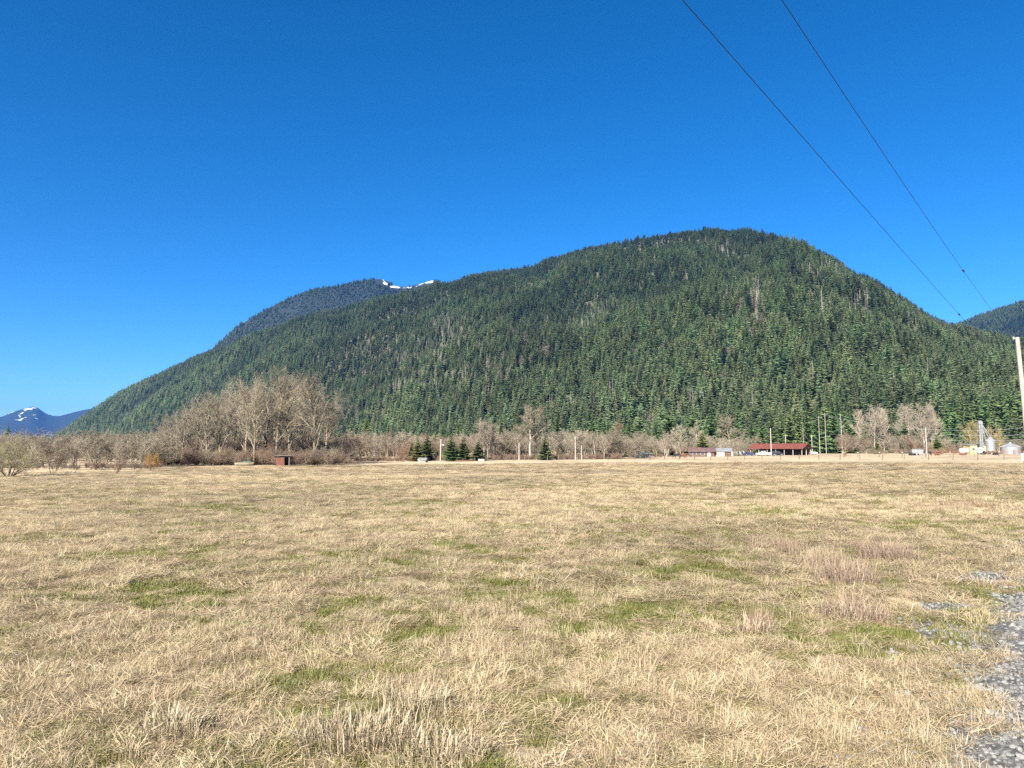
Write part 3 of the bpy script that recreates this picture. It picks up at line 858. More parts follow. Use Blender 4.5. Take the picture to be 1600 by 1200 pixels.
TW = 0.01

def bare_tree_proto(seed, kind):
    """Unit-high leafless tree: (trunk mesh builder, crown mesh builder)."""
    global TW
    rg = random.Random(seed)
    t, c = MB(), MB()
    if kind == 'spread':       # broad old cottonwood or maple
        TW = 0.0009
        spec = [(14, 40, 0.52, 0.2), (8, 45, 0.45, 0.15), (7, 45, 0.42, 0.15), (5, 40, 0.5, 0.1)]
        grow((t, c), Vector((0, 0, -.02)), Vector((rg.uniform(-.1, .1), rg.uniform(-.1, .1), 1)).normalized(), 0.80, 0.015, 0, spec, rg, 0.6)
    elif kind == 'round':      # single trunk, ball-shaped crown
        TW = 0.0011
        spec = [(14, 55, 0.45, 0.32), (9, 45, 0.48, 0.2), (8, 48, 0.45, 0.15), (5, 45, 0.5, 0.1)]
        grow((t, c), Vector((0, 0, -.02)), Vector((rg.uniform(-.04, .04), rg.uniform(-.04, .04), 1)).normalized(), 0.84, 0.018, 0, spec, rg, 0.35)
    elif kind == 'poplar':     # slim, upswept
        TW = 0.0008
        spec = [(20, 28, 0.32, 0.25), (8, 30, 0.5, 0.15), (7, 34, 0.45, 0.15), (4, 38, 0.5, 0.1)]
        grow((t, c), Vector((0, 0, -.02)), Vector((rg.uniform(-.04, .04), rg.uniform(-.04, .04), 1)).normalized(), 0.93, 0.011, 0, spec, rg, 0.9)
    elif kind == 'shrub':      # many stems from the ground
        TW = 0.0028
        spec = [(7, 30, 0.5, 0.2), (6, 38, 0.5, 0.15), (5, 40, 0.5, 0.1)]
        for s in range(9):
            a = rg.random() * 6.28; k = rg.uniform(.15, .75)
            grow((t, c), Vector((0.06 * math.cos(a), 0.06 * math.sin(a), -.02)), Vector((k * math.cos(a), k * math.sin(a), 1)).normalized(), rg.uniform(.6, .95), 0.012, 0, spec, rg, 0.4, (4, 3, 3, 3, 3))
    elif kind == 'small':      # short bushy tree forking low
        TW = 0.002
        spec = [(9, 40, 0.6, 0.15), (7, 42, 0.48, 0.15), (6, 45, 0.5, 0.1), (4, 45, 0.5, 0.1)]
        for s in range(3):
            a = rg.random() * 6.28; k = rg.uniform(.02, .35)
            grow((t, c), Vector((0.04 * math.cos(a), 0.04 * math.sin(a), -.02)), Vector((k * math.cos(a), k * math.sin(a), 1)).normalized(), rg.uniform(.65, .85), 0.014, 0, [(6, 40, 0.55, 0.2)] + spec[1:], rg, 0.5, (5, 4, 3, 3, 3))
    elif kind == 'arch':       # wide arching bush
        TW = 0.003
        spec = [(8, 40, 0.55, 0.2), (7, 45, 0.5, 0.15), (6, 45, 0.5, 0.1)]
        for s in range(10):
            a = rg.random() * 6.28; k = rg.uniform(.4, 1.5)
            grow((t, c), Vector((0.05 * math.cos(a), 0.05 * math.sin(a), -.02)), Vector((k * math.cos(a), k * math.sin(a), 1)).normalized(), rg.uniform(.7, 1.0), 0.016, 0, spec, rg, 0.05, (5, 3, 3, 3, 3))
    H = max(t.height(), c.height())
    s = 1.0 / H
    t.v = [(x * s, y * s, z * s) for x, y, z in t.v]; c.v = [(x * s, y * s, z * s) for x, y, z in c.v]
    return t, c

BARE = {}
for kind, seeds in (('spread', (1, 2, 3, 4, 5)), ('round', (11, 12, 13)), ('poplar', (21, 22, 23)), ('shrub', (31, 32, 33)), ('small', (41, 42, 43, 44)), ('arch', (51,))):
    BARE[kind] = [bare_tree_proto(s, kind) for s in seeds]
_bm = {}
def bare_meshes(kind, i, bark, twig):
    k = (kind, i, bark, twig)
    if k not in _bm:
        t, c = BARE[kind][i]
        _bm[k] = (t.mesh('trunk', MAT[bark], True), c.mesh('crown', MAT[twig]))
    return _bm[k]

def bare_tree(name, kind, i, px, base_d, top_py, label, group=None, bark='bark', twig='twig', wide=1.0, cat='tree', lean=0.0, height=None, rot=None):
    p = P(px, base_d)
    base_py = HY + (EYE - p.z) / base_d * FD
    H = height or (base_py - top_py) * base_d / FD
    tm, cm = bare_meshes(kind, i, bark, twig)
    e = thing(name, label, cat, p, rng0.random() * 6.28 if rot is None else rot, group, (H * wide, H * wide, H))
    if lean: e.rotation_euler[1] = lean
    link('trunk' if kind in ('spread', 'round', 'poplar') else 'stems', tm, e); link('crown', cm, e)
    return e

# tall grove left of centre
grove = [(262,662,158),(278,648,152),(300,626,150),(322,616,156),(341,612,150),(361,598,152),(380,596,165),(399,580,155),(414,588,150),
         (431,576,160),(446,574,152),(470,580,154),(486,590,162),(507,579,150),(524,606,160),(250,668,164),(270,655,170),(289,640,168),(312,622,172),(350,606,174),(372,598,178),(390,590,174),(422,584,172),(456,582,174),(496,588,172)]
grove = sorted((a - 16, b, c) for a, b, c in grove)
for k, (px, top, d) in enumerate(grove):
    bare_tree('cottonwood_tree', 'spread', k % 5, px, d, top - 2,
              'tall lichen-covered bare tree in the big grove, %s from left' % ORD[k],
              'bare trees of the big grove', wide=0.95 if top < 600 else 1.05)
# thicket on the left
thick = [(8,686,150),(30,684,135),(52,688,118),(70,684,140),(88,690,112),(104,686,128),(120,680,114),(138,686,135),(154,680,112),(170,678,128),(186,684,116),(204,680,135),(220,684,122),(236,686,130),(250,678,140)]
for k, (px, top, d) in enumerate(thick):
    bare_tree('bare_tree', 'small', k % 4, px, d, top, 'low bushy leafless tree in the left thicket, %s from the left edge' % ORD[k],
              'leafless trees of the left thicket', twig='twig_pale' if k % 4 == 2 else 'twig')
# shrubs at the field's left edge
bare_tree('moss_shrub', 'arch', 0, 16, 76, 678, 'wide mossy greenish bare shrub at the far left edge of the field', None, 'bark', 'twig_green', 0.85, 'shrub')
bare_tree('bare_shrub', 'shrub', 0, 85, 82, 692, 'thin russet bare shrub between the mossy shrub and the round brown bush', None, 'bark', 'twig_brown', 0.6, 'shrub')
bare_tree('round_bush', 'shrub', 1, 183, 88, 711, 'rounded dark brown bare bush standing alone at the field edge', None, 'twig_brown', 'twig_brown', 1.0, 'shrub')
bare_tree('orange_bush', 'shrub', 2, 238, 100, 705, 'orange-yellow willow bush left of the tall grove', None, 'twig_brown', 'twig_orange', 0.95, 'shrub')
# row between the grove and the young conifers
rowm = [(533,675,190),(548,671,205),(563,677,188),(577,669,206),(592,675,192),(606,667,205),(618,673,192),(640,671,210),(662,675,212),(690,677,212),(712,679,214),(736,675,214)]
for k, (px, top, d) in enumerate(rowm):
    bare_tree('bare_tree', 'small', (k + 1) % 4, px, d, top, 'leafless grey-brown small tree right of the big grove, %s from the grove' % ORD[k],
              'small bare trees right of the grove', twig=('twig', 'twig_pale', 'twig_brown')[k % 3])
bare_tree('russet_bush', 'shrub', 0, 628, 184, 689, 'rounded russet bush just left of the yellowish young conifer', None, 'twig_brown', 'twig_red', 0.8, 'shrub')
# poplars, the tall round tree and the trees beside them
for k, (px, top) in enumerate([(756,658),(762,652),(768,653),(774,660)]):
    bare_tree('poplar_tree', 'poplar', k % 3, px, 196 + k * 2, top, 'slim pale upswept bare poplar in a clump of four, %s from the left' % ORD[k],
              'clump of four pale poplars', 'bark_pale', 'twig_pale', 1.5)
bare_tree('round_crowned_tree', 'round', 0, 828, 200, 629, 'tallest bare tree with a round crown and pale trunk near the middle', None, 'bark_pale', 'twig', 1.1)
rowr = [(786,671,204),(798,669,210),(811,671,205),(840,667,206),(868,671,202),(880,669,210),(892,675,200),(905,671,206),(917,668,206),(930,671,206),(944,677,202),
        (1003,696,250),(1026,680,255),(1040,673,262),(1061,661,262),(1077,680,268),(1115,678,280),(1130,682,275),(1160,676,285)]
for k, (px, top, d) in enumerate(rowr):
    bare_tree('bare_tree', 'small', k % 4, px, d, top, 'leafless tree in the row behind the fence, %s right of the poplars' % ORD[k],
              'bare trees in the row behind the fence', twig='twig_pale' if k % 3 else 'twig', bark='bark_pale' if k % 2 else 'bark')
bare_tree('russet_tree', 'poplar', 1, 951, 215, 652, 'slender reddish bare tree left of the dark conifers', None, 'bark', 'twig_red', 1.0)
bare_tree('white_limbed_tree', 'round', 1, 1089, 300, 654, 'bare tree with whitish limbs behind the bright green cedar', None, 'bark_pale', 'twig_pale', 0.9)
bare_tree('round_crowned_tree', 'round', 2, 1143, 290, 647, 'large round-crowned bare tree right of the bright green cedar', None, 'bark', 'twig', 1.05)
bare_tree('round_bush', 'shrub', 1, 985, 235, 702, 'low grey rounded bush beside the grey shed behind the fence', None, 'twig_brown', 'twig', 1.2, 'shrub')
bare_tree('round_bush', 'small', 2, 1320, 262, 673, 'broad brown rounded bare bush right of the red-roofed barn', None, 'bark', 'twig_brown', 1.15, 'shrub')
talls = [(1343,637,335),(1353,641,345),(1366,630,335),(1381,634,345),(1396,642,340),(1408,634,350),(1421,628,335),(1434,624,340),(1445,627,330),(1456,630,340),(1462,640,350)]
for k, (px, top, d) in enumerate(talls):
    bare_tree('tall_poplar_tree', ('poplar', 'round')[k % 4 == 2], k % 3, px, d, top, 'tall pale-barked bare tree in the stand right of the barn, %s from left' % ORD[k],
              'stand of tall pale bare trees', 'bark_pale', 'twig_pale', 1.25 if k % 4 != 2 else 0.8)
bare_tree('golden_willow', 'small', 1, 1521, 282, 655, 'golden-twigged bare willow left of the grain elevator', None, 'bark', 'twig_gold', 1.0)
bare_tree('golden_willow', 'small', 3, 1562, 292, 662, 'golden-twigged bare willow between the elevator and the round grain bin', None, 'bark', 'twig_gold', 1.0)

# brush and brambles along the edge of the field: one tangled mass
proto_collection('brush', [bare_meshes('shrub', 0, 'twig_brown', 'twig_brown')[1], bare_meshes('shrub', 1, 'twig_brown', 'twig_brown')[1],
                           bare_meshes('shrub', 2, 'twig_brown', 'twig')[1], bare_meshes('small', 0, 'twig', 'twig')[1], bare_meshes('small', 3, 'twig_pale', 'twig_pale')[1],
                           bare_meshes('shrub', 1, 'twig_red', 'twig_red')[1]])
def brush(name, spans, seed):
    rg = np.random.default_rng(seed)
    pts, scl, idx = [], [], []
    for u0, u1, d0, d1, n, h0, h1, kinds in spans:
        for _ in range(n):
            d = rg.uniform(d0, d1); u = rg.uniform(u0, u1)
            x = d * (u - 800) / FD
            pts.append((x, d, 0)); h = rg.uniform(h0, h1); w = h * rg.uniform(.8, 1.5); scl.append((w, w, h)); idx.append(int(rg.choice(kinds)))
    pts = np.array(pts); pts[:, 2] = gz(pts[:, 0], pts[:, 1])
    rot = np.zeros((len(pts), 3)); rot[:, 2] = rg.random(len(pts)) * 6.28
    return scatter(name, 'brush', pts, rot, np.array(scl), np.array(idx), rg.random(len(pts)))
brush('bramble', [(228,535,146,156,110,2.0,4.6,[2,0,1]),(232,530,160,185,70,4,8,[2,0]),(244,560,150,160,190,.7,2.0,[0,5,1]),(250,540,158,172,90,1.5,3.6,[0,2,1]),(520,650,184,196,110,.7,2.0,[0,1,5]),(760,970,198,208,170,.8,2.2,[0,5,1]),(-60,250,108,122,120,.6,1.6,[0,1,2]),
                  (1440,1500,275,290,26,1.5,3.2,[0,1]),(1340,1450,285,305,50,1.0,3.0,[0,1,2]),(640,780,192,206,100,.7,2.2,[0,5,1]),(960,1080,225,250,40,.8,2.0,[0,1,2]),(1120,1180,290,310,20,1,2.5,[0,1])], 5)
brush('brush_thicket', [(-80,270,125,230,130,4,8,[2,3,4]),(250,530,165,230,110,4,9,[2,3,0]),(510,770,205,260,100,5,9,[2,3,4,0]),(770,1000,208,280,110,5,9,[3,4,2]),
                        (1000,1180,270,330,60,5,9,[3,4,2]),(1300,1480,310,360,60,5,10,[4,3,1]),(1480,1640,320,370,30,4,7,[1,2,3]),(-80,60,160,260,30,5,8,[2,3])], 6)

# ------------------------------------------------------------------ conifers in the valley
near_forms = [conifer(seed=500 + i, nlev=30, nbr=9, Rr=r_, low=0.05, side=5, ragged=0.3, droop=dr) for i, (r_, dr) in enumerate([(0.24, .35), (0.2, .45), (0.30, .25)])]
_cm = {}
def valley_conifer(i, px, d, top_py, label, group=None, needle='needle_near', wide=1.0, height=None, name='conifer'):
    k = (i, needle)
    if k not in _cm:
        tr, cr, sh = near_forms[i]
        a = tr.mesh('trunk', MAT['con_bark']); b = cr.mesh('crown', MAT[needle]); shade_attr(b, sh); _cm[k] = (a, b)
    p = P(px, d)
    H = height or ((HY + (EYE - p.z) / d * FD) - top_py) * d / FD
    e = thing(name, label, 'tree', p, rng0.random() * 6.28, group, (H * wide, H * wide, H))
    link('trunk', _cm[k][0], e); link('crown', _cm[k][1], e)
valley_conifer(1, 10, 215, 659, 'dark spruce rising above the bare thicket at the far left', wide=0.9)
valley_conifer(1, 27, 230, 672, 'smaller dark spruce beside the tall spruce at the far left', wide=0.9)
valley_conifer(0, 653, 188, 682, 'yellowish young conifer behind the small grey hut', needle='needle_yellow', wide=1.44)
valley_conifer(1, 643, 200, 686, 'small dark conifer left of the yellowish young conifer', wide=1.52)
valley_conifer(0, 668, 196, 678, 'dark green young conifer right of the yellowish one', wide=1.69)
valley_conifer(2, 680, 230, 673, 'bushy bright green conifer behind the pale lamp pole', needle='needle_lime', wide=0.8)
valley_conifer(0, 706, 186, 679, 'dark conifer right of the pale lamp pole, first of three', wide=1.69)
valley_conifer(2, 724, 186, 681, 'green conifer right of the pale lamp pole, second of three', wide=1.26)
valley_conifer(0, 748, 188, 686, 'conifer right of the pale lamp pole, third of three, beside the poplars', wide=1.86)
valley_conifer(0, 852, 192, 680, 'compact deep green conifer right of the tallest round bare tree', wide=1.50)
valley_conifer(0, 984, 270, 650, 'broad dark conifer behind the grey shed near the reddish tree', wide=1.19)
valley_conifer(1, 1012, 285, 664, 'olive conifer right of the broad dark conifer by the grey shed', wide=0.8)
valley_conifer(1, 968, 290, 668, 'slim conifer left of the broad dark conifer by the grey shed', wide=0.8)
valley_conifer(2, 1098, 268, 672, 'bright yellow-green cedar behind the low farmhouse', needle='needle_lime', wide=1.25)
footc = [(548,650,290,1),(572,646,300,0),(606,658,290,1),(634,657,280,0),(690,660,290,0),(716,654,280,1),(782,646,300,0),(806,650,290,1),(872,644,300,0),(894,660,290,1),(926,642,305,0),(944,650,290,1),(1000,637,310,0),
         (1026,648,305,1),(1046,632,315,0),(1068,644,310,1),(1084,633,320,0),(1112,632,310,1),(1132,631,325,0),(1154,630,320,1)]
for k, (px, top, d, f) in enumerate(footc):
    valley_conifer(f, px, d, top, 'conifer just behind the bare tree row, %s from the big grove' % ORD[k], 'conifers just behind the bare tree row', wide=0.85 + 0.1 * (k % 3),
                   needle='needle_near' if k % 3 else 'needle_own')
barnc = [(1176,652,335),(1190,644,350),(1206,640,340),(1222,636,350),(1236,632,335),(1250,628,350),(1263,632,340),(1278,624,350),(1292,618,360),(1304,616,345),(1318,626,355),(1330,640,350)]
for k, (px, top, d) in enumerate(barnc):
    valley_conifer(k % 2, px, d, top, 'tall dark conifer in the stand behind the red-roofed barn, %s from its left' % ORD[k], 'conifers behind the red-roofed barn', wide=0.8,
                   needle='needle_near')
rightc = [(1470,640,390),(1482,620,400),(1494,628,385),(1506,606,405),(1518,618,395),(1530,600,410),(1543,612,395),(1556,600,410),(1568,606,400),(1582,596,410),(1596,604,400),(1610,598,410)]
for k, (px, top, d) in enumerate(rightc):
    valley_conifer(k % 2, px, d, top, 'tall dark conifer behind the grain bins, %s from the left of its row' % ORD[k], 'conifers behind the grain bins', wide=0.75)
valley_conifer(0, 1415, 318, 652, 'dark conifer between the tall pale bare trees', wide=0.9)
valley_conifer(2, 1465, 300, 676, 'bushy bright green conifer below the tall bare trees', needle='needle_lime', wide=1.1)
valley_conifer(2, 1371, 305, 686, 'low bushy green conifer at the foot of the tall bare trees', needle='needle_lime', wide=1.1)
for k, (px, top) in enumerate([(847, 668), (1256, 664), (1316, 648)]):
    p = P(px, 240 if k == 0 else 300)
    H = ((HY + (EYE - p.z) / p.y * FD) - top) * p.y / FD
    o = link('dead_snag', snag_meshes[k], None, p, k * 2.0, (H, H, H))
    tag(o, ['thin bleached dead trunk right of the tallest round bare tree', 'pale dead trunk among the conifers behind the barn', 'pale dead trunk above the broad brown bush'][k], 'dead tree')

# ------------------------------------------------------------------ gravel road along the right
def build_road():
    ss = np.arange(-14, 75, 0.12); nn = np.concatenate([np.linspace(-0.35, 0.6, 9), np.linspace(0.9, 4.0, 8), np.linspace(4.2, 4.8, 3)])
    ux, uy = math.sin(R(38.3)), math.cos(R(38.3))
    S, N_ = np.meshgrid(ss, nn, indexing='ij')
    edge = (fbm(S * 1.3, S * 0 + 3.3, 61, 4) - 0.5) * 0.55 + (fbm(S * 0.25, S * 0 + 1.3, 63, 3) - .5) * 0.5
    w = 1 - np.clip((N_ + 0.35) / 0.95, 0, 1)
    Nn = N_ + edge * w
    X = 3.12 + S * ux + Nn * uy; Y = 4.40 + S * uy - Nn * ux
    Z = gz(X, Y) + 0.012 + 0.05 * np.clip((N_ + 0.35) / 0.6, 0, 1) * np.clip((4.8 - N_) / 0.6, 0, 1)
    na = len(nn); ns = len(ss)
    i = np.arange(ns - 1)[:, None] * na; j = np.arange(na - 1)[None, :]
    q = np.stack([i + j, i + j + 1, i + na + j + 1, i + na + j], -1).reshape(-1, 4)
    me = bpy.data.meshes.new('gravel_road')
    me.from_pydata(np.stack([X, Y, Z], -1).reshape(-1, 3).tolist(), [], q.tolist())
    m, nt, b = newmat('crushed_grey_gravel_gap_shade')
    N = nt.nodes.new; L = nt.links.new
    geo = N('ShaderNodeNewGeometry')
    v = N('ShaderNodeTexVoronoi'); v.inputs['Scale'].default_value = 34; L(geo.outputs['Position'], v.inputs['Vector'])
    sp = N('ShaderNodeSeparateColor'); L(v.outputs['Color'], sp.inputs[0])
    r = ramp(nt, [(0.0, (0.045,0.042,0.036)), (0.5, (0.085,0.08,0.07)), (1.0, (0.14,0.135,0.12))]); L(sp.outputs[0], r.inputs[0])  # darker than the stones: shade in the gaps is put into the colour
    L(r.outputs[0], b.inputs['Base Color']); b.inputs['Roughness'].default_value = 0.9
    bp = N('ShaderNodeBump'); bp.inputs['Strength'].default_value = 0.3; bp.inputs['Distance'].default_value = 0.008; bp.invert = True
    L(v.outputs['Distance'], bp.inputs['Height']); L(bp.outputs[0], b.inputs['Normal'])
    me.materials.append(m)
    return struct('gravel_road', me)
road = build_road()

def stone_mesh(seed, sub=1):
    bm = bmesh.new(); bmesh.ops.create_icosphere(bm, subdivisions=sub, radius=0.5)
    rg = random.Random(seed)
    ax = [rg.uniform(.8, 1.2), rg.uniform(.7, 1.0), rg.uniform(.6, .95)]
    for v in bm.verts:
        k = rg.uniform(.72, 1.15)
        v.co = Vector((v.co.x * ax[0] * k, v.co.y * ax[1] * k, v.co.z * ax[2] * k))
    me = bpy.data.meshes.new('stone'); bm.to_mesh(me); bm.free(); me.materials.append(MAT['stone'])
    return me
stones = [stone_mesh(900 + i) for i in range(7)]
proto_collection('gravel', stones)
def gravel():
    rg = np.random.default_rng(77)
    ux, uy = math.sin(R(38.3)), math.cos(R(38.3))
    P_ = []; sz = []
    n = 60000
    s = rg.uniform(-4, 14, n) ; nn = -0.85 + 3.4 * rg.random(n) ** 1.6
    s = -4 + 18 * rg.random(n) ** 1.25
    x = 3.12 + s * ux + nn * uy; y = 4.40 + s * uy - nn * ux
    lim = -0.33 + 0.5 * (fbm(s * 1.3, s * 0 + 3.3, 61, 4) - 0.5) + 0.4 * (fbm(s * 3, nn * 3, 69, 3) - .5)
    k = (y > 1.5) & ((nn > lim) | (rg.random(n) < 0.3 * np.exp((nn - lim) * 5)))
    P_.append(np.stack([x[k], y[k]], 1)); sz.append(rg.uniform(.012, .044, k.sum()) * (1 + 0.5 * (rg.random(k.sum()) < .1)))
    x = rg.uniform(0.5, 16, 60000); y = rg.uniform(3, 20, 60000)
    g = blobs(_gravel, x, y) * (0.3 + 1.4 * fbm(x * 2.5, y * 2.5, 37, 3)); 
    k = (g > 0.4) & (rg.random(60000) < 0.8)
    P_.append(np.stack([x[k], y[k]], 1)); sz.append(rg.uniform(.02, .055, k.sum()))
    XY = np.vstack(P_); sz = np.concatenate(sz)
    z = gz(XY[:, 0], XY[:, 1]); _, nr = road_coord(XY[:, 0], XY[:, 1])
    z = z + 0.062 * np.clip((nr + .35) / .6, 0, 1) + 0.3 * sz
    pts = np.column_stack([XY, z]); m = len(pts)
    rot = np.stack([rg.uniform(-.5, .5, m), rg.uniform(-.5, .5, m), rg.random(m) * 6.28], 1)
    o = scatter('gravel', 'gravel', pts, rot, np.repeat(sz[:, None], 3, 1), rg.integers(0, 7, m), rg.random(m))
    # the larger stones along the ragged edge, one by one
    rg2 = random.Random(78); made = 0
    while made < 90:
        s_ = rg2.uniform(-1.5, 8); n_ = rg2.gauss(-0.1, 0.35)
        x_ = 3.12 + s_ * ux + n_ * uy; y_ = 4.40 + s_ * uy - n_ * ux
        if y_ < 2.6: continue
        k_ = rg2.uniform(.04, .075) * (1.25 if rg2.random() < .1 else 1)
        o = link('stone', stones[made % 7], road, (x_, y_, gzf(x_, y_) + 0.012 + 0.05 * min(1, max(0, (n_ + .3) / .6))))
        o.rotation_euler = (rg2.uniform(-.4, .4), rg2.uniform(-.4, .4), rg2.random() * 6.28); o.scale = (k_, k_, k_)
        made += 1
gravel()

# ------------------------------------------------------------------ grass
def blades(kind, seed, n, ext):
    rg = random.Random(seed); mb = MB(); sh = []
    flow = rg.random() * 6.28
    for i in range(n):
        a = rg.random() * 6.28; rr = ext * math.sqrt(rg.random())
        b = Vector((rr * math.cos(a), rr * math.sin(a), 0))
        if kind == 'mat':
            L = rg.uniform(.04, .17); e = R(rg.gauss(10, 13)); ph = flow + rg.gauss(0, 1.0); w = rg.uniform(.0011, .0026); b.z = rg.uniform(0, .03); bend = rg.uniform(-.3, .12)
        elif kind == 'tuft':
            L = rg.uniform(.05, .15); e = R(rg.uniform(28, 84)); ph = a + rg.gauss(0, .8); w = rg.uniform(.001, .0022); bend = rg.uniform(-.5, .0)
        elif kind == 'green':
            L = rg.uniform(.02, .075); e = R(rg.uniform(20, 80)); ph = rg.random() * 6.28; w = rg.uniform(.0018, .0038); bend = rg.uniform(-.6, 0)
        else:  # weed
            L = rg.uniform(.08, .24); e = R(rg.uniform(50, 88)); ph = a + rg.gauss(0, .6); w = rg.uniform(.0012, .0024); bend = rg.uniform(-.4, .1)
        d = Vector((math.cos(ph) * math.cos(e), math.sin(ph) * math.cos(e), math.sin(e)))
        s = Vector((-math.sin(ph), math.cos(ph), rg.uniform(-.6, .6))).normalized()
        m = b + d * L * .55
        d2 = (d + Vector((math.cos(ph) * abs(bend) * .6, math.sin(ph) * abs(bend) * .6, bend))).normalized()
        t = m + d2 * L * .45
        if t.z < 0.004: t.z = 0.004
        mb.add([b - s * w, b + s * w, m + s * w * .9, m - s * w * .9, t], [(0, 1, 2, 3), (3, 2, 4)])
        v = min(1, max(0, rg.gauss(.5, .25))); sh += [v * .85, v]
    me = mb.mesh('blades', MAT[{'mat': 'straw', 'tuft': 'straw', 'green': 'green', 'weed': 'weed'}[kind]])
    shade_attr(me, sh)
    return me
forms = [blades('mat', 700 + i, 220, .18) for i in range(5)] + [blades('tuft', 720 + i, 90, .12) for i in range(3)] + \
        [blades('green', 740 + i, 110, .16) for i in range(3)] + [blades('weed', 760 + i, 60, .12) for i in range(2)]
proto_collection('grass', forms)
_weed = [(1310,900,24,8),(1385,862,18,8),(1335,945,18,9),(1180,965,14,8),(1290,880,30,8),(1480,790,60,6),(600,1090,70,40),(560,1170,80,40),(1230,855,30,5)]
def grass(name, r0, r1, dens, sc, seed, azl=(-44, 44)):
    rg = np.random.default_rng(seed)
    A = (R(azl[1]) - R(azl[0])) * .5 * (r1 * r1 - r0 * r0)
    n = int(A * dens)
    r = np.sqrt(rg.uniform(r0 * r0, r1 * r1, n)); az = rg.uniform(R(azl[0]), R(azl[1]), n)
    x = r * np.sin(az); y = r * np.cos(az)
    G = field_green(x, y); S = field_gravel(x, y)
    _, nr = road_coord(x, y)
    keep = (S < rg.uniform(.15, .6, n)) & ~((nr > 0.05) & (nr < 4.6)) & (y < 152) & (rg.random(n) < 0.45 + 1.0 * fbm(x * 1.5, y * 1.5, 83, 3))
    # the field ends at the trees on the left
    u = 800 + FD * x / y
    keep &= y < np.interp(u, [0, 200, 300, 600, 1700], [95, 100, 140, 150, 150])
    x, y, G, u, r = [a[keep] for a in (x, y, G, u, r)]; n = len(x)
    q = rg.random(n); idx = rg.integers(0, 5, n)
    tall = fbm(x * .5, y * .5, 91, 3)
    idx = np.where(q < 0.30 * sstep(.4, .7, tall) + .04, 5 + rg.integers(0, 3, n), idx)
    idx = np.where(rg.random(n) < G * 0.5 + .46 * sstep(.42, .62, fbm(x * .7, y * .7, 101, 4)) * (1 - .8 * sstep(20, 90, r)), 8 + rg.integers(0, 3, n), idx)
    W = np.clip(blobs([w for w in _weed if w[1] < 1000], x, y), 0, 1)
    idx = np.where(rg.random(n) < W * .75, 11 + rg.integers(0, 2, n), idx)
    s = sc * rg.uniform(.65, 1.35, n)
    s = np.where(idx == 11, s * 1.1, s)
    hz = rg.uniform(.65, 1.2, n) * s * sc ** -.75
    pts = np.column_stack([x, y, gz(x, y) - .004])
    rot = np.stack([rg.normal(0, .08, n), rg.normal(0, .08, n), rg.random(n) * 6.28], 1)
    tint = np.clip(fbm(x * .09 + 3, y * .09, 41, 5, .6) * 1.4 - .2 + rg.normal(0, .12, n), 0, 1)
    return scatter(name, 'grass', pts, rot, np.stack([s, s, hz], 1), idx, tint)
grass('grass', 1.4, 8, 165, .62, 1)
grass('grass', 8, 24, 48, .95, 2)
grass('grass', 24, 62, 10, 1.65, 3)
grass('grass', 62, 150, 1.3, 3.4, 4)

def tussock(kind, px, py, n, ext, h, label, seed, group=None):
    x, y = ground_xy(px, py); z = gzf(x, y)
    rg = random.Random(seed); mb = MB(); sh = []
    for i in range(n):
        a = rg.random() * 6.28; rr = ext * rg.random() ** .7
        b = Vector((rr * math.cos(a), rr * math.sin(a) * .8, 0))
        L = h * rg.uniform(.35, 1.05); e = R(min(89, max(8, rg.gauss(64, 18)))); ph = a + rg.gauss(0, .9); w = rg.uniform(.0014, .0034)
        d = Vector((math.cos(ph) * math.cos(e), math.sin(ph) * math.cos(e), math.sin(e)))
        s = Vector((-math.sin(ph), math.cos(ph), rg.uniform(-.4, .4))).normalized()
        m = b + d * L * .6
        bend = rg.uniform(-.9, .05)
        t = m + (d + Vector((math.cos(ph) * .4, math.sin(ph) * .4, bend))).normalized() * L * .4
        t.z = max(t.z, .005)
        mb.add([b - s * w, b + s * w, m + s * w * .9, m - s * w * .9, t], [(0, 1, 2, 3), (3, 2, 4)])
        v = min(1, max(0, rg.gauss(.5, .25))); sh += [v * .85, v]
    me = mb.mesh('blades', MAT['straw_t' if kind == 'straw' else 'weed_t']); shade_attr(me, sh)
    o = link('grass_tussock', me, None, (x, y, z - .01)); tag(o, label, 'grass tussock', group)
tussock('straw', 560, 1150, 900, .34, .22, 'big pale straw tussock at the bottom of the picture, left of centre', 1)
tussock('straw', 650, 1100, 600, .30, .2, 'straw tussock just behind the big pale one at the bottom', 2)
tussock('straw', 270, 1140, 350, .20, .22, 'small straw tussock at the bottom left of the field', 3)
tussock('straw', 690, 1180, 500, .26, .2, 'straw tussock at the bottom edge right of the big pale one', 9)
tussock('weed', 1320, 905, 700, .38, .34, 'wispy reddish-brown weed tussock nearest the gravel patches', 4)
tussock('weed', 1385, 872, 700, .45, .4, 'tall wispy brown weed tussock, the farthest beside the gravel road', 5)
tussock('weed', 1335, 960, 600, .30, .26, 'reddish-brown weed tussock leaning in front of the wispy one', 6)
tussock('straw', 1180, 985, 260, .16, .26, 'small pale upright tussock at the edge of the bright green patch', 7)
tussock('straw', 1270, 880, 260, .2, .3, 'small tussock left of the tall wispy brown weeds', 8)

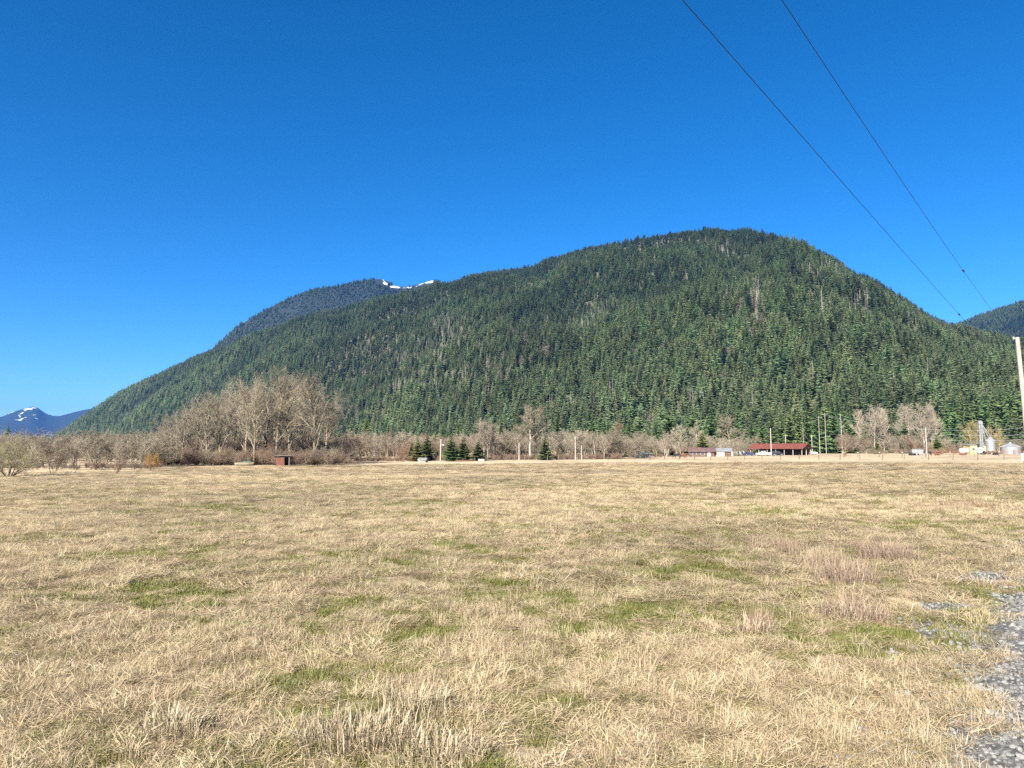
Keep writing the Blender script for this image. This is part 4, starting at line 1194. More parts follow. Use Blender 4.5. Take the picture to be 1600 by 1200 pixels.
# ------------------------------------------------------------------ power line
A_ = Vector((32.0, 45.0, 0)); A_.x = 45.0 * (1603 - 800) / FD
HD = Vector((math.sin(R(38.5)), math.cos(R(38.5)), 0))
def zat(px_row, dist):     # height of a picture row at a depth
    X, Y, Z = ray(800, px_row); return EYE + dist * Z / Y
def utility_pole(loc, H, r0, label, seed, group=None, lean=0.0):
    e = thing('utility_pole', label, 'utility pole', loc, R(-38.6), group)
    mb = MB(); mb.tube([Vector((.14, .11, -.3)), Vector((.07, .055, H * .5)), Vector((-.06, -.04, H))], [r0, r0 * .9, r0 * .78], 14, cap=True)
    part('shaft', mb, MAT['pole'], e, False)
    for nm, off, zz in (('insulator', -.25, H + .05), ('bracket', -.75, H - 1.78)):
        mb = MB(); mb.box(off / 2, 0, zz - .12, abs(off) + .06, .03, .03); mb.tube([Vector((off, 0, zz - .15)), Vector((off, 0, zz + .02))], [.018, .018], 6, cap=True)
        mb.lathe([(.03, -.1), (.06, -.07), (.035, -.04), (.055, -.02), (.02, .0)], 10, 0, (off, 0, zz))
        part(nm, mb, MAT['porcelain' if nm == 'insulator' else 'wire'], e)
    return e
topz = zat(527, 45.0); base_z = gzf(A_.x, A_.y)
pa = utility_pole((A_.x, A_.y, base_z), topz - base_z, .155, 'tall pale wooden utility pole at the right edge of the picture', 1)
B_ = A_ - HD * 100.0
zb = gzf(B_.x, B_.y)
pb = utility_pole((B_.x, B_.y, zb), topz - base_z, .155, 'wooden utility pole behind the viewer holding the near ends of both wires', 2)
def wire(label, za, sag, off, spl):
    e = thing('power_line_wire', label, 'wire', A_ + Vector((0, 0, za)))
    mb = MB(); pts = []
    side = Vector((HD.y, -HD.x, 0)) * off
    for i in range(81):
        f = i / 80
        p = A_.lerp(B_, f) + side; p.z = za + (zb - base_z) * f - 4 * sag * f * (1 - f); pts.append(p - e.location)
    mb.tube(pts, [.0052] * 81, 6)
    part('cable', mb, MAT['wire'], e)
    k = spl * 80; i = int(k); q = pts[i].lerp(pts[i + 1], k - i); d = (pts[i + 1] - pts[i]).normalized()
    mb = MB(); mb.tube([q - d * .2, q - d * .15, q + d * .15, q + d * .2], [.012, .028, .028, .012], 8, cap=True)
    part('splice', mb, MAT['wire'], e)
wire('upper of two dark power wires sloping across the sky to the tall pole', zat(525, 45.0), 1.35, -.25, .27)
wire('lower of two dark power wires sloping across the sky to the tall pole', zat(570, 45.0), .30, -.75, .24)
# small white sign by the pole
e = thing('road_sign', 'small white sign board on a post at the right edge below the tall pole', 'sign', P(1599, 60))
mb = MB(); mb.box(0, 0, .6, .08, .08, 1.9); part('post', mb, MAT['wood_grey'], e)
mb = MB(); mb.box(0, -.06, 1.25, .5, .03, .62); part('board', mb, MAT['white'], e)

# farm poles
def farm_pole(px, d, top, base, label, arm=False, group=None, lamp=False, r=.16):
    p = P(px, d); H = zat(top, d) - p.z
    e = thing('farm_pole', label, 'utility pole', p, 0, group)
    mb = MB(); mb.tube([Vector((0, 0, -.3)), Vector((0, 0, H))], [r, r * .75], 8, cap=True); part('shaft', mb, MAT['pole_far'], e)
    if arm:
        mb = MB(); mb.box(0, 0, H - .5, 2.0, .1, .12); part('crossarm', mb, MAT['wood_grey'], e)
    if lamp:
        mb = MB(); mb.box(.3, 0, H - 1.4, .7, .07, .07); mb.lathe([(.1, -.1), (.22, -.05), (.12, .15)], 10, 0, (.62, 0, H - 1.45)); part('lamp', mb, MAT['white'], e)
    return e
farm_pole(688, 172, 686, 723, 'pale leaning lamp pole in front of the young conifers', lamp=True).rotation_euler[1] = R(1.5)
farm_pole(811, 190, 692, 720, 'short pale pole left of the tallest round bare tree')
farm_pole(899, 188, 682, 719, 'taller pale pole among the bare trees right of the compact conifer')
farm_pole(908.5, 200, 696, 717, 'short pale pole just right of the taller pale pole')
farm_pole(1205, 250, 669, 714, 'tall pale pole in front of the red-roofed barn', r=.2)
farm_pole(1228, 305, 679, 712, 'pale pole rising behind the red barn roof', arm=True)
farm_pole(1269, 300, 680, 712, 'short pale pole at the right gable of the barn')
farm_pole(1281, 300, 650, 712, 'tall pale pole right of the barn, left of a taller one', arm=True, r=.12)
farm_pole(1291, 285, 645, 710, 'tallest pale pole right of the red-roofed barn', arm=True, r=.12)
farm_pole(1448, 225, 668, 713, 'pale pole among the cattle below the tall bare trees', arm=True)
def farm_wire(px0, d0, py0, px1, d1, py1, sag, label):
    a = P(px0, d0); a.z = zat(py0, d0); b = P(px1, d1); b.z = zat(py1, d1)
    mb = MB(); pts = []
    for i in range(25):
        f = i / 24; p = a.lerp(b, f); p.z -= 4 * sag * f * (1 - f); pts.append(p - a)
    mb.tube(pts, [.022] * 25, 4)
    o = link('farm_wire', mb.mesh('cable', MAT['wire_pale']), None, a); tag(o, label, 'wire', 'pale wires between the farm poles')
farm_wire(1448, 225, 670.5, 1640, 240, 664, 1.0, 'top pale wire running right from the pole among the cattle')
farm_wire(1448, 225, 676, 1640, 240, 676, 1.0, 'middle pale wire running right from the pole among the cattle')
farm_wire(1448, 225, 686, 1640, 240, 683, .9, 'lowest pale wire running right from the pole among the cattle')
farm_wire(1291, 285, 648, 1448, 225, 671, 1.0, 'pale wire from the tallest pole by the barn to the pole among cattle')
farm_wire(1205, 250, 671, 1281, 300, 655, .8, 'pale wire from the pole before the barn to the tall pole beside')

# ------------------------------------------------------------------ fences
def fence(name, label, posts, h, strands, mat, r=.075, rail=False, wiremat='wire', cap=None):
    locs = [P(px, d) for px, d in posts]
    e = thing(name, label, 'fence', locs[0])
    rg = random.Random(len(posts))
    mbp = [MB() for _ in range(3)]
    for k, mb in enumerate(mbp):
        mb.tube([Vector((0, 0, -.2)), Vector((rg.uniform(-.02, .02), 0, h * (1 + .08 * k)))], [r, r * .85], 7, cap=True)
    ms = [mb.mesh('post', MAT[mat]) for mb in mbp]
    capm = None
    if cap:
        mb = MB(); mb.lathe([(r * 1.4, h - .02), (r * 1.5, h + .14), (r * .6, h + .2)], 8); capm = mb.mesh('cap', MAT[cap])
    for k, p in enumerate(locs):
        o = link('post', ms[k % 3], e, p - locs[0]); o.rotation_euler = (rg.gauss(0, .03), rg.gauss(.05, .06), 0)
        if capm: link('cap', capm, o)
    for s in strands:
        mb = MB()
        if rail:
            for a, b in zip(locs[:-1], locs[1:]):
                mb.tube([a - locs[0] + Vector((0, 0, s)), b - locs[0] + Vector((0, 0, s))], [.07, .07], 5, cap=True)
            part('rail', mb, MAT[wiremat], e)
        else:
            mb.tube([p - locs[0] + Vector((0, 0, s)) for p in locs], [.011] * len(locs), 3)
            part('wire', mb, MAT[wiremat], e)
    return e
fp = [(742,186),(755,188),(772,189),(787,190),(794,176),(804,190),(820,190),(838,190),(855,188),(873,184),(892,188),(910,188),(930,186),(950,184),(970,186),(992,184),(1015,182),(1038,184),(1061,182),(1085,180),(1110,179),
      (1136,178),(1163,177),(1190,177),(1219,176),(1248,175),(1279,176),(1312,175),(1343,171),(1378,168),(1412,170),(1450,164),(1488,166),(1527,161),(1568,160),(1610,158)]
fp[4] = (796, 190)
fence('wire_fence', 'long wire fence with dark wooden posts along the far side of the field', fp, 1.25, [.45, .8, 1.12], 'post', .10)
fence('capped_fence', 'second wire fence with white-capped posts in front of the cattle', [(1318,215),(1340,214),(1373,212),(1409,211),(1446,210),(1484,209),(1522,208),(1560,207),(1600,206)], 1.35, [.6, 1.1], 'post', .09, cap='white')
fence('pipe_corral', 'low rust-red pipe corral rail behind the cattle', [(1455,262),(1472,262),(1490,261),(1508,260),(1526,258),(1545,257),(1563,256),(1582,255),(1602,254)], 1.3, [.5, .9, 1.25], 'rust', .06, rail=True, wiremat='rust')

# ------------------------------------------------------------------ buildings
def gable(e, L, W, eave, ridge, wallm, roofm, over=.4, t=.09, walls=('f', 'b', 'l', 'r'), gable_wall=True):
    for s, nm in ((-1, 'f'), (1, 'b')):
        if nm in walls:
            mb = MB(); mb.box(0, s * (W / 2 - .06), eave / 2 - .1, L - .02, .1, eave + .16); part('wall', mb, MAT[wallm], e)
    for s, nm in ((-1, 'l'), (1, 'r')):
        if nm in walls:
            mb = MB(); mb.prism([(-W / 2 + .01, -.2), (W / 2 - .01, -.2), (W / 2 - .01, eave), (0, ridge - .03), (-W / 2 + .01, eave)], 'x', s * (L / 2 - .05) - .05, s * (L / 2 - .05) + .05); part('gable_wall', mb, MAT[wallm], e)
        elif gable_wall:
            mb = MB(); mb.prism([(W / 2 - .01, eave), (0, ridge - .03), (-W / 2 + .01, eave)], 'x', s * (L / 2 - .05) - .05, s * (L / 2 - .05) + .05); part('gable_wall', mb, MAT[wallm], e)
    k = (ridge - eave) / (W / 2)
    for s in (-1, 1):
        mb = MB(); y1 = s * (W / 2 + over); z1 = eave - over * k
        mb.prism([(0, ridge), (y1, z1), (y1, z1 + t), (0, ridge + t)], 'x', -L / 2 - over, L / 2 + over)
        # standing ribs
        n = max(4, int(L / .9))
        for i in range(n + 1):
            x = -L / 2 - over + (L + 2 * over) * i / n
            mb.prism([(0, ridge + t), (y1, z1 + t), (y1, z1 + t + .05), (0, ridge + t + .05)], 'x', x - .03, x + .03)
        part('roof', mb, MAT[roofm], e)
    mb = MB(); mb.prism([(-.2, ridge - .2 * k + t + .06), (.2, ridge - .2 * k + t + .06), (0, ridge + t + .09)], 'x', -L / 2 - over - .02, L / 2 + over + .02); part('ridge_cap', mb, MAT[roofm], e)
def window(e, x, y, z, w, h, face='y', glass='glass', frame='white'):
    mb = MB(); d = .06
    sx, sy = (w, d) if face == 'y' else (d, w)
    mb.box(x, y, z, sx + (.14 if face == 'y' else 0), sy + (.14 if face == 'x' else 0), h + .14); f = part('window', mb, MAT[frame], e)
    mb = MB(); o = -.04 if face == 'y' else 0; mb.box(x + (.04 if face == 'x' else 0), y + o, z, sx, sy, h); part('pane', mb, MAT[glass], f)

# red-roofed open barn
e = thing('red_roof_barn', 'long open-sided barn with a red metal roof', 'barn', P(1219, 282), R(-44))
L_, W_, ev, rd = 21.0, 9.0, 2.75, 4.5
gable(e, L_, W_, ev, rd, 'wood_brown', 'redroof', over=.6, walls=('b',))
for i in range(7):
    for s in (-1, 1):
        mb = MB(); mb.box(-L_ / 2 + .2 + i * (L_ - .4) / 6, s * (W_ / 2 - .25), ev / 2 - .1, .22, .22, ev + .18); part('post', mb, MAT['pole_far'], e)
mb = MB(); mb.box(L_ / 2 - .2, 0, 1.9, .25, .25, 4.2); part('post', mb, MAT['pole_far'], e)
mb = MB(); mb.box(-4, 1.2, .8, 6, 2.5, 2.0); part('stall', mb, MAT['wood_grey'], e)
mb = MB(); mb.box(4, 2.6, .7, 7, 1.2, 1.6); part('hay_rack', mb, MAT['wood_brown'], e)
# farmhouse
e = thing('farmhouse', 'low farmhouse with a faded red-brown roof and a grey metal wing', 'house', P(1096, 257), R(-12))
gable(e, 8.5, 7, 1.9, 3.1, 'wood_brown', 'brownroof', over=.6)
mb = MB(); mb.prism([(-2.6, -.2), (2.6, -.2), (2.6, 2.0), (0, 2.95), (-2.6, 2.0)], 'x', 4.3, 10.2); part('wing_wall', mb, MAT['wood_brown'], e)
for s in (-1, 1):
    mb = MB(); mb.prism([(0, 3.0), (s * 3.1, 1.85), (s * 3.1, 1.93), (0, 3.08)], 'x', 4.5, 10.6); part('wing_roof', mb, MAT['greyroof'], e)
mb = MB(); mb.box(6.4, -2.66, .85, 2.7, .1, 1.9); part('garage_door', mb, MAT['cream'], e)
for x in (-2.6, .2): window(e, x, -3.52, 1.15, 1.2, .9)
mb = MB(); mb.box(2.4, -3.52, .9, .95, .08, 2.0); d_ = part('door', mb, MAT['white'], e)
mb = MB(); mb.box(2.05, -3.59, .9, .06, .06, .12); part('handle', mb, MAT['tin'], d_)
mb = MB(); mb.box(-2, 1.0, 3.5, .6, .6, 1.2); part('chimney', mb, MAT['wood_brown'], e)
# little white gabled shed
e = thing('white_shed', 'tiny cream-white gabled shed right of the farmhouse', 'shed', P(1140, 270), R(80))
gable(e, 2.6, 2.1, 1.3, 2.05, 'white', 'cream', over=.15)
mb = MB(); mb.box(-1.33, 0, .7, .08, .8, 1.4); part('door', mb, MAT['cream'], e)
# grey long shed behind the fence
e = thing('grey_shed', 'long low grey board shed behind the fence', 'shed', P(1003, 232), R(-8))
mb = MB(); mb.box(0, 0, .55, 5.0, 2.4, 1.5); part('wall', mb, MAT['wood_grey'], e)
mb = MB(); mb.prism([(-1.5, 1.30), (1.5, 1.75), (1.5, 1.82), (-1.5, 1.37)], 'x', -2.8, 2.8); part('roof', mb, MAT['greyroof'], e)
for i in range(9):
    mb = MB(); mb.box(-2.3 + i * .575, -1.225, .55, .52, .05, 1.45); part('board', mb, MAT['wood_grey'], e)
e = thing('dark_hut', 'small dark hut beside the broad dark conifer behind the fence', 'shed', P(967, 232), R(15))
gable(e, 2.0, 1.8, 1.1, 1.6, 'shade_in', 'wood_brown', over=.15)
mb = MB(); mb.box(-.2, -.93, .5, .7, .06, 1.0); part('door', mb, MAT['wood_brown'], e)
# red shed by the grove
e = thing('red_shed', 'small weathered red board shed with an open dark doorway', 'shed', P(443, 146), R(14))
w, d, h = 2.7, 2.2, 1.75
for i in range(8):
    mb = MB(); mb.box(-w / 2 + .12 + i * .205, -d / 2, h / 2 - .08, .19, .05, h + .1 - .02 * (i % 3)); part('board', mb, MAT['wood_red'], e)
mb = MB(); mb.box(-w / 2 + .03, 0, h / 2 - .05, .06, d - .06, h + .1); part('side_wall', mb, MAT['wood_red'], e)
mb = MB(); mb.box(w / 2 - .03, 0, h / 2 - .05, .06, d - .06, h + .1); part('side_wall', mb, MAT['wood_grey'], e)
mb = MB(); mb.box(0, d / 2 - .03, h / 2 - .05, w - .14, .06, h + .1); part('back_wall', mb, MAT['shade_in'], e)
mb = MB(); mb.box(w / 2 - .12, -d / 2, h / 2 - .05, .12, .12, h + .1); part('door_post', mb, MAT['wood_grey'], e)
mb = MB(); mb.prism([(-d / 2 - .3, 2.02), (d / 2 + .2, 1.77), (d / 2 + .2, 1.84), (-d / 2 - .3, 2.09)], 'x', -w / 2 - .25, w / 2 + .3); part('roof', mb, MAT['greyroof'], e)
# derelict boat under a green cover
e = thing('covered_boat', 'cream boat hull under a sagging dark green cover beside the grove', 'boat', P(383, 147), R(5))
secs = []
hull = MB(); n = 11
for i in range(n):
    f = i / (n - 1); x = -1.8 + 3.6 * f; wd = .75 * (1 - max(0, (f - .55) / .45) ** 2) + .03; ke = .08 + .25 * max(0, (f - .6) / .4) ** 2; sh_ = .62 + .12 * f
    secs.append([(x, -wd, sh_), (x, -wd * .8, ke + .12), (x, 0, ke), (x, wd * .8, ke + .12), (x, wd, sh_)])
vs = [p for s in secs for p in s]; fs = [(i * 5 + j, (i + 1) * 5 + j, (i + 1) * 5 + j + 1, i * 5 + j + 1) for i in range(n - 1) for j in range(4)] + [(0, 1, 2, 3, 4)]
hull.add(vs, fs); part('hull', hull, MAT['cream'], e, True)
cv = MB(); vs = []
for i in range(2, n - 1):
    f = i / (n - 1); x = secs[i][0][0]; wd = -secs[i][0][1]; zt = secs[i][0][2]
    hgt = .28 * math.sin(math.pi * (f - .1)) - .05 * math.sin(f * 20)
    for q in (-1.06, -.6, 0, .6, 1.06): vs.append((x, wd * q, zt + .03 + hgt * (1 - (q / 1.06) ** 2) - (.1 if abs(q) > 1 else 0)))
m_ = n - 3
cv.add(vs, [(i * 5 + j, (i + 1) * 5 + j, (i + 1) * 5 + j + 1, i * 5 + j + 1) for i in range(m_ - 1) for j in range(4)]); part('cover', cv, MAT['tarp_green'], e, True)
# grey hut by the lamp pole
e = thing('grey_hut', 'small grey hut in front of the yellowish young conifer', 'shed', P(661, 172), R(-15))
gable(e, 2.0, 1.4, .6, .95, 'wood_grey', 'wood_grey', over=.15)
mb = MB(); mb.box(-.6, -.73, .25, .45, .06, .55); part('door', mb, MAT['cream'], e)
# white trough and rusty implement
e = thing('white_trough', 'white water trough at the field edge beside the poplars', 'trough', P(752, 180))
mb = MB(); mb.box(0, 0, .12, 1.5, .6, .1); part('base', mb, MAT['white'], e)
for s in (-1, 1):
    mb = MB(); mb.box(0, s * .3, .35, 1.5, .07, .5); part('side', mb, MAT['cream'], e)
    mb = MB(); mb.box(s * .72, 0, .35, .07, .52, .48); part('end', mb, MAT['white'], e)
e = thing('rusty_harrow', 'low rusty farm implement lying at the field edge below the three conifers', 'farm implement', P(723, 176))
mb = MB()
for i in range(4): mb.box(0, -.6 + .4 * i, .35, 3.4, .09, .09)
for i in range(5): mb.box(-1.6 + .8 * i, 0, .44, .09, 1.4, .07)
part('frame', mb, MAT['rust'], e)
for i in range(8):
    mb = MB(); mb.tube([Vector((-1.6 + .45 * i, -.55, .35)), Vector((-1.65 + .45 * i, -.7, .1)), Vector((-1.55 + .45 * i, -.8, .02))], [.03, .03, .015], 5); part('tine', mb, MAT['rust'], e)
mb = MB(); mb.tube([Vector((1.6, 0, .4)), Vector((2.4, 0, .55))], [.05, .04], 6); part('drawbar', mb, MAT['rust'], e)
# bleached fallen branch at the left
e = thing('fallen_branch', 'bleached fallen branch lying at the field edge on the left', 'branch', P(104, 80))
mb = MB(); mb.tube([Vector((-.8, 0, .08)), Vector((0, .1, .2)), Vector((.9, 0, .35)), Vector((1.3, .1, .62))], [.08, .07, .05, .02], 6)
for k in range(6): mb.tube([Vector((-.2 + .25 * k, 0.05, .2 + .03 * k)), Vector((0.1 + .3 * k, .3 * (-1) ** k, .5 + .05 * k))], [.03, .008], 4)
link('branch', mb.mesh('branch', MAT['snag']), e)
# brush heap in the field
e = thing('brush_heap', 'heap of cut straw-brown brush lying alone in the field', 'brush heap', P(1152, 112))
mb = MB(); rg = random.Random(4)
for i in range(420):
    a = rg.random() * 6.28; r_ = rg.random() ** .6 * 1.0; x, y = r_ * math.cos(a), r_ * math.sin(a) * .8
    z = max(0, 1.0 - r_) * rg.uniform(.1, .95); ph = rg.random() * 6.28; l = rg.uniform(.3, .8)
    d = Vector((math.cos(ph), math.sin(ph), rg.uniform(-.5, .6))); p = Vector((x, y, z + .05)); q = p + d * l; q.z = max(.02, q.z)
    mb.tube([p, p.lerp(q, .5) + Vector((0, 0, .07)), q], [.016, .014, .006], 3)
part('branches', mb, MAT['heap'], e)['kind'] = 'stuff'

# grain bins, elevator, yellow shed, tanks
def bin_(name, px, d, dia, body, cone, label, legs=0.0):
    e = thing(name, label, 'grain bin', P(px, d))
    n = int(body / .8)
    for i in range(n):
        z0 = legs + body * i / n; z1 = legs + body * (i + 1) / n
        prof = []
        for q in range(7):
            f = q / 6; prof.append((dia / 2 + .025 * math.sin(f * 4 * math.pi), z0 + .012 + (z1 - z0 - .024) * f))
        mb = MB(); mb.lathe(prof, 28); part('ring', mb, MAT['tin'], e, False)
    for k in range(14):
        a0 = 2 * math.pi * k / 14; a1 = 2 * math.pi * (k + 1) / 14; am = (a0 + a1) / 2; z = legs + body
        mb = MB(); r0 = dia / 2 + .12
        mb.add([(r0 * math.cos(a0), r0 * math.sin(a0), z - .02), (r0 * math.cos(a1), r0 * math.sin(a1), z - .02), (.35 * math.cos(a1), .35 * math.sin(a1), z + cone), (.35 * math.cos(a0), .35 * math.sin(a0), z + cone),
                (r0 * 1.0 * math.cos(a0), r0 * math.sin(a0), z + .1)], [(0, 1, 2, 3), (0, 3, 4)]); part('roof_panel', mb, MAT['tin'], e)
    mb = MB(); mb.lathe([(.42, legs + body + cone - .05), (.42, legs + body + cone + .2), (.15, legs + body + cone + .4)], 14); part('cap', mb, MAT['tin'], e)
    if legs:
        mb = MB(); mb.lathe([(.2, legs * .25), (dia / 2 - .02, legs - .01)], 20); part('hopper', mb, MAT['tin'], e)
        for k in range(6):
            a = 2 * math.pi * k / 6; mb = MB(); mb.box(dia / 2 * .96 * math.cos(a), dia / 2 * .96 * math.sin(a), legs / 2 - .1, .12, .12, legs + .3); part('leg', mb, MAT['tin'], e)
    else:
        mb = MB(); mb.box(-.8, -dia / 2 - .04, .95, .8, .12, 1.6); part('door', mb, MAT['greyroof'], e)
        mb = MB()
        for s in (-.2, .2): mb.tube([Vector((.9 + s, -dia / 2 - .1, 0)), Vector((.9 + s, -dia / 2 - .1, body))], [.03, .03], 4)
        for i in range(9): mb.box(.9, -dia / 2 - .1, .3 + i * .3, .4, .04, .04)
        part('ladder', mb, MAT['tin'], e)
    return e
bin_('grain_bin', 1579, 266, 6.2, 2.6, 1.5, 'squat round galvanised grain bin with a conical roof by the utility pole')
bin_('hopper_bin', 1548, 262, 2.9, 3.8, 1.1, 'tall narrow galvanised hopper bin beside the grain elevator', legs=1.2)
e = thing('grain_elevator', 'tall slim galvanised grain elevator leg with slanting spouts', 'grain elevator', P(1534, 264))
zt = zat(658, 264) - e.location.z
for s in (-1, 1):
    mb = MB(); mb.box(s * .35, 0, zt / 2 - .7, .42, .5, zt - 1.2); part('trunk', mb, MAT['tin'], e)
mb = MB(); mb.box(0, 0, zt - .75, 1.35, .8, 1.1); mb.prism([(-.675, zt - .2), (.675, zt - .2), (.4, zt + .15), (-.4, zt + .15)], 'y', -.4, .4); part('head', mb, MAT['tin'], e)
mb = MB(); mb.box(0, 0, .4, 1.6, .8, 1.0); part('boot', mb, MAT['greyroof'], e)
mb = MB()
for i in range(8): mb.box(0, -.3, .9 + i * (zt - 2.2) / 8, 1.3, .06, .08)
part('brace', mb, MAT['greyroof'], e)
for (dx, dz) in ((3.2, 5.5), (4.6, 5.2), (2.0, 3.4)):
    mb = MB(); mb.tube([Vector((.5, 0, zt - 1.0)), Vector((dx, 0, dz))], [.13, .13], 8, cap=True); part('spout', mb, MAT['tin'], e)
e = thing('yellow_shed', 'pale yellow flat-roofed shed beside the grain elevator', 'shed', P(1528, 272), R(-6))
mb = MB(); mb.box(0, 0, 1.5, 8.0, 5, 3.6); part('wall', mb, MAT['yellow'], e)
mb = MB(); mb.prism([(-2.8, 3.32), (2.8, 3.7), (2.8, 3.8), (-2.8, 3.42)], 'x', -4.3, 4.3); part('roof', mb, MAT['greyroof'], e)
mb = MB(); mb.box(-.3, -2.53, 1.35, 2.6, .1, 2.7); part('doorway', mb, MAT['shade_in'], e)  # dark panel on a closed wall, its colour standing for shade indoors
for x in (-2.9, 2.6): window(e, x, -2.53, 1.9, .9, .8)
for k, (px, d, r_, l_, lab) in enumerate([(1506, 262, .95, 3.4, 'white horizontal tank in front of the yellow shed, left of a rounder one'), (1531, 258, 1.05, 2.6, 'rounded white tank in front of the yellow shed doorway')]):
    e = thing('white_tank', lab, 'tank', P(px, d))
    mb = MB(); prof = [(.05, -l_ / 2), (r_ * .7, -l_ / 2 + .12), (r_, -l_ / 2 + .45), (r_, l_ / 2 - .45), (r_ * .7, l_ / 2 - .12), (.05, l_ / 2)]
    mb.lathe(prof, 20); mb.v = [(z, y, x + r_ + .35) for x, y, z in mb.v]; part('shell', mb, MAT['white'], e, True)
    for s in (-1, 1):
        mb = MB(); mb.box(s * l_ * .28, 0, .2, .2, r_ * 1.3, .75); part('cradle', mb, MAT['greyroof'], e)
    mb = MB(); mb.tube([Vector((0, 0, 2 * r_ + .3)), Vector((0, 0, 2 * r_ + .55))], [.18, .18], 10, cap=True); part('hatch', mb, MAT['greyroof'], e)

# ------------------------------------------------------------------ vehicles
def wheels(e, xs, y, r_):
    for x in xs:
        for s in (-1, 1):
            mb = MB(); mb.lathe([(r_ * .62, -.11), (r_, -.09), (r_, .09), (r_ * .62, .11)], 16); mb.v = [(a + x, c + s * y, b + r_) for a, b, c in mb.v]; w = part('wheel', mb, MAT['tyre'], e)
            mb = MB(); mb.lathe([(r_ * .6, -.118), (r_ * .6, .118)], 12); mb.v = [(a + x, c + s * y, b + r_) for a, b, c in mb.v]; part('rim', mb, MAT['rim'], w)
def vehicle(name, label, cat, px, d, rz, body, L, kind):
    e = thing(name, label, cat, P(px, d), rz)
    k = L / 5.4
    if kind == 'pickup':
        low = [(-2.7,.5),(2.65,.5),(2.7,.75),(2.62,1.0),(1.45,1.12),(-2.7,1.12)]
        cab = [(-.55,1.12),(1.4,1.12),(.75,1.75),(-.35,1.78)]
        wn = [(-.38,1.18),(1.12,1.18),(.62,1.66),(-.28,1.68)]; wx = (-1.75, 1.75); r_ = .39; hw = .95
    elif kind == 'suv':
        low = [(-2.4,.45),(2.35,.45),(2.4,.8),(2.25,1.0),(1.3,1.08),(-2.4,1.08)]
        cab = [(-2.38,1.08),(1.3,1.08),(.7,1.68),(-2.1,1.72)]
        wn = [(-2.1,1.14),(1.02,1.14),(.58,1.6),(-1.95,1.63)]; wx = (-1.5, 1.5); r_ = .37; hw = .92
    else:
        low = [(-2.2,.38),(2.2,.38),(2.25,.62),(2.1,.82),(1.1,.92),(-1.5,.95),(-2.2,.9)]
        cab = [(-1.5,.95),(1.1,.92),(.35,1.4),(-.9,1.42)]
        wn = [(-1.2,.99),(.8,.97),(.26,1.34),(-.82,1.36)]; wx = (-1.35, 1.4); r_ = .32; hw = .87
    mb = MB(); mb.prism(low, 'y', -hw, hw); part('body', mb, MAT[body], e)
    mb = MB(); mb.prism(cab, 'y', -hw + .08, hw - .08); part('cab', mb, MAT[body], e)
    for s in (-1, 1):
        mb = MB(); y = s * (hw - .075); mb.prism(wn, 'y', y - .012, y + .012); part('window', mb, MAT['glass'], e)
        mb = MB(); mb.box(low[1][0] - .02, s * (hw - .25), .8, .1, .3, .16); part('headlight', mb, MAT['porcelain'], e)
    mb = MB(); a, b = cab[1], cab[2]; mb.prism([(a[0] - .08, a[1] + .05), (a[0] - .02, a[1] + .05), (b[0] + .06, b[1] - .06), (b[0], b[1] - .06)], 'y', -hw + .16, hw - .16); part('windscreen', mb, MAT['glass'], e)
    mb = MB(); mb.box(0, 0, low[0][1] + .02, L * .93, 1.5, .12); part('chassis', mb, MAT['tyre'], e)
    wheels(e, wx, hw - .1, r_)
    return e
vehicle('pickup_truck', 'white pickup truck parked in front of the red-roofed barn', 'pickup truck', 1193, 268, R(183), 'car_white', 5.4, 'pickup')
vehicle('parked_car', 'dark blue car parked left of the white pickup', 'car', 1170, 272, R(5), 'blue_paint', 4.4, 'car')
vehicle('parked_suv', 'black vehicle parked under the barn right of the white pickup', 'car', 1214, 270, R(2), 'black_paint', 4.8, 'suv')
vehicle('parked_car', 'white car parked at the right gable of the barn', 'car', 1268, 288, R(200), 'car_white', 4.4, 'car')
e = thing('travel_trailer', 'cream travel trailer beside the tiny gabled shed', 'trailer', P(1155, 275), R(4))
mb = MB(); mb.prism([(-1.7,.45),(1.7,.45),(1.8,1.2),(1.6,1.85),(-1.6,1.9),(-1.8,1.3)], 'y', -1, 1); part('body', mb, MAT['cream'], e)
for x in (-.9, .8): window(e, x, -1.02, 1.35, .7, .45)
mb = MB(); mb.box(.0, -1.02, 1.05, .55, .05, 1.1); part('door', mb, MAT['white'], e)
wheels(e, (0,), .85, .32)
mb = MB(); mb.tube([Vector((1.6, 0, .5)), Vector((2.6, 0, .5))], [.05, .05], 6); part('drawbar', mb, MAT['tyre'], e)
e = thing('stock_trailer', 'grey round-roofed stock trailer with a dark open end among the cattle', 'trailer', P(1433, 246), R(-12))
arc = [(-1.1, .5), (1.1, .5)] + [(1.1 * math.cos(a), 1.35 + .75 * math.sin(a)) for a in [math.pi * q / 10 for q in range(11)]]
mb = MB(); mb.prism(arc, 'x', -1.9, 1.6); part('shell', mb, MAT['greyroof'], e)
arc2 = [(u * .88, .62 + (v - .5) * .86) for u, v in arc]
mb = MB(); mb.prism(arc2, 'x', 1.55, 1.64); part('open_end_shade', mb, MAT['shade_in'], e)  # shell is closed here; the dark panel paints the shade inside
for z in (.9, 1.3): 
    mb = MB(); mb.box(-.2, -1.12, z, 3.0, .06, .1); part('side_slat', mb, MAT['wood_grey'], e)
wheels(e, (-.5, .5), .95, .34)

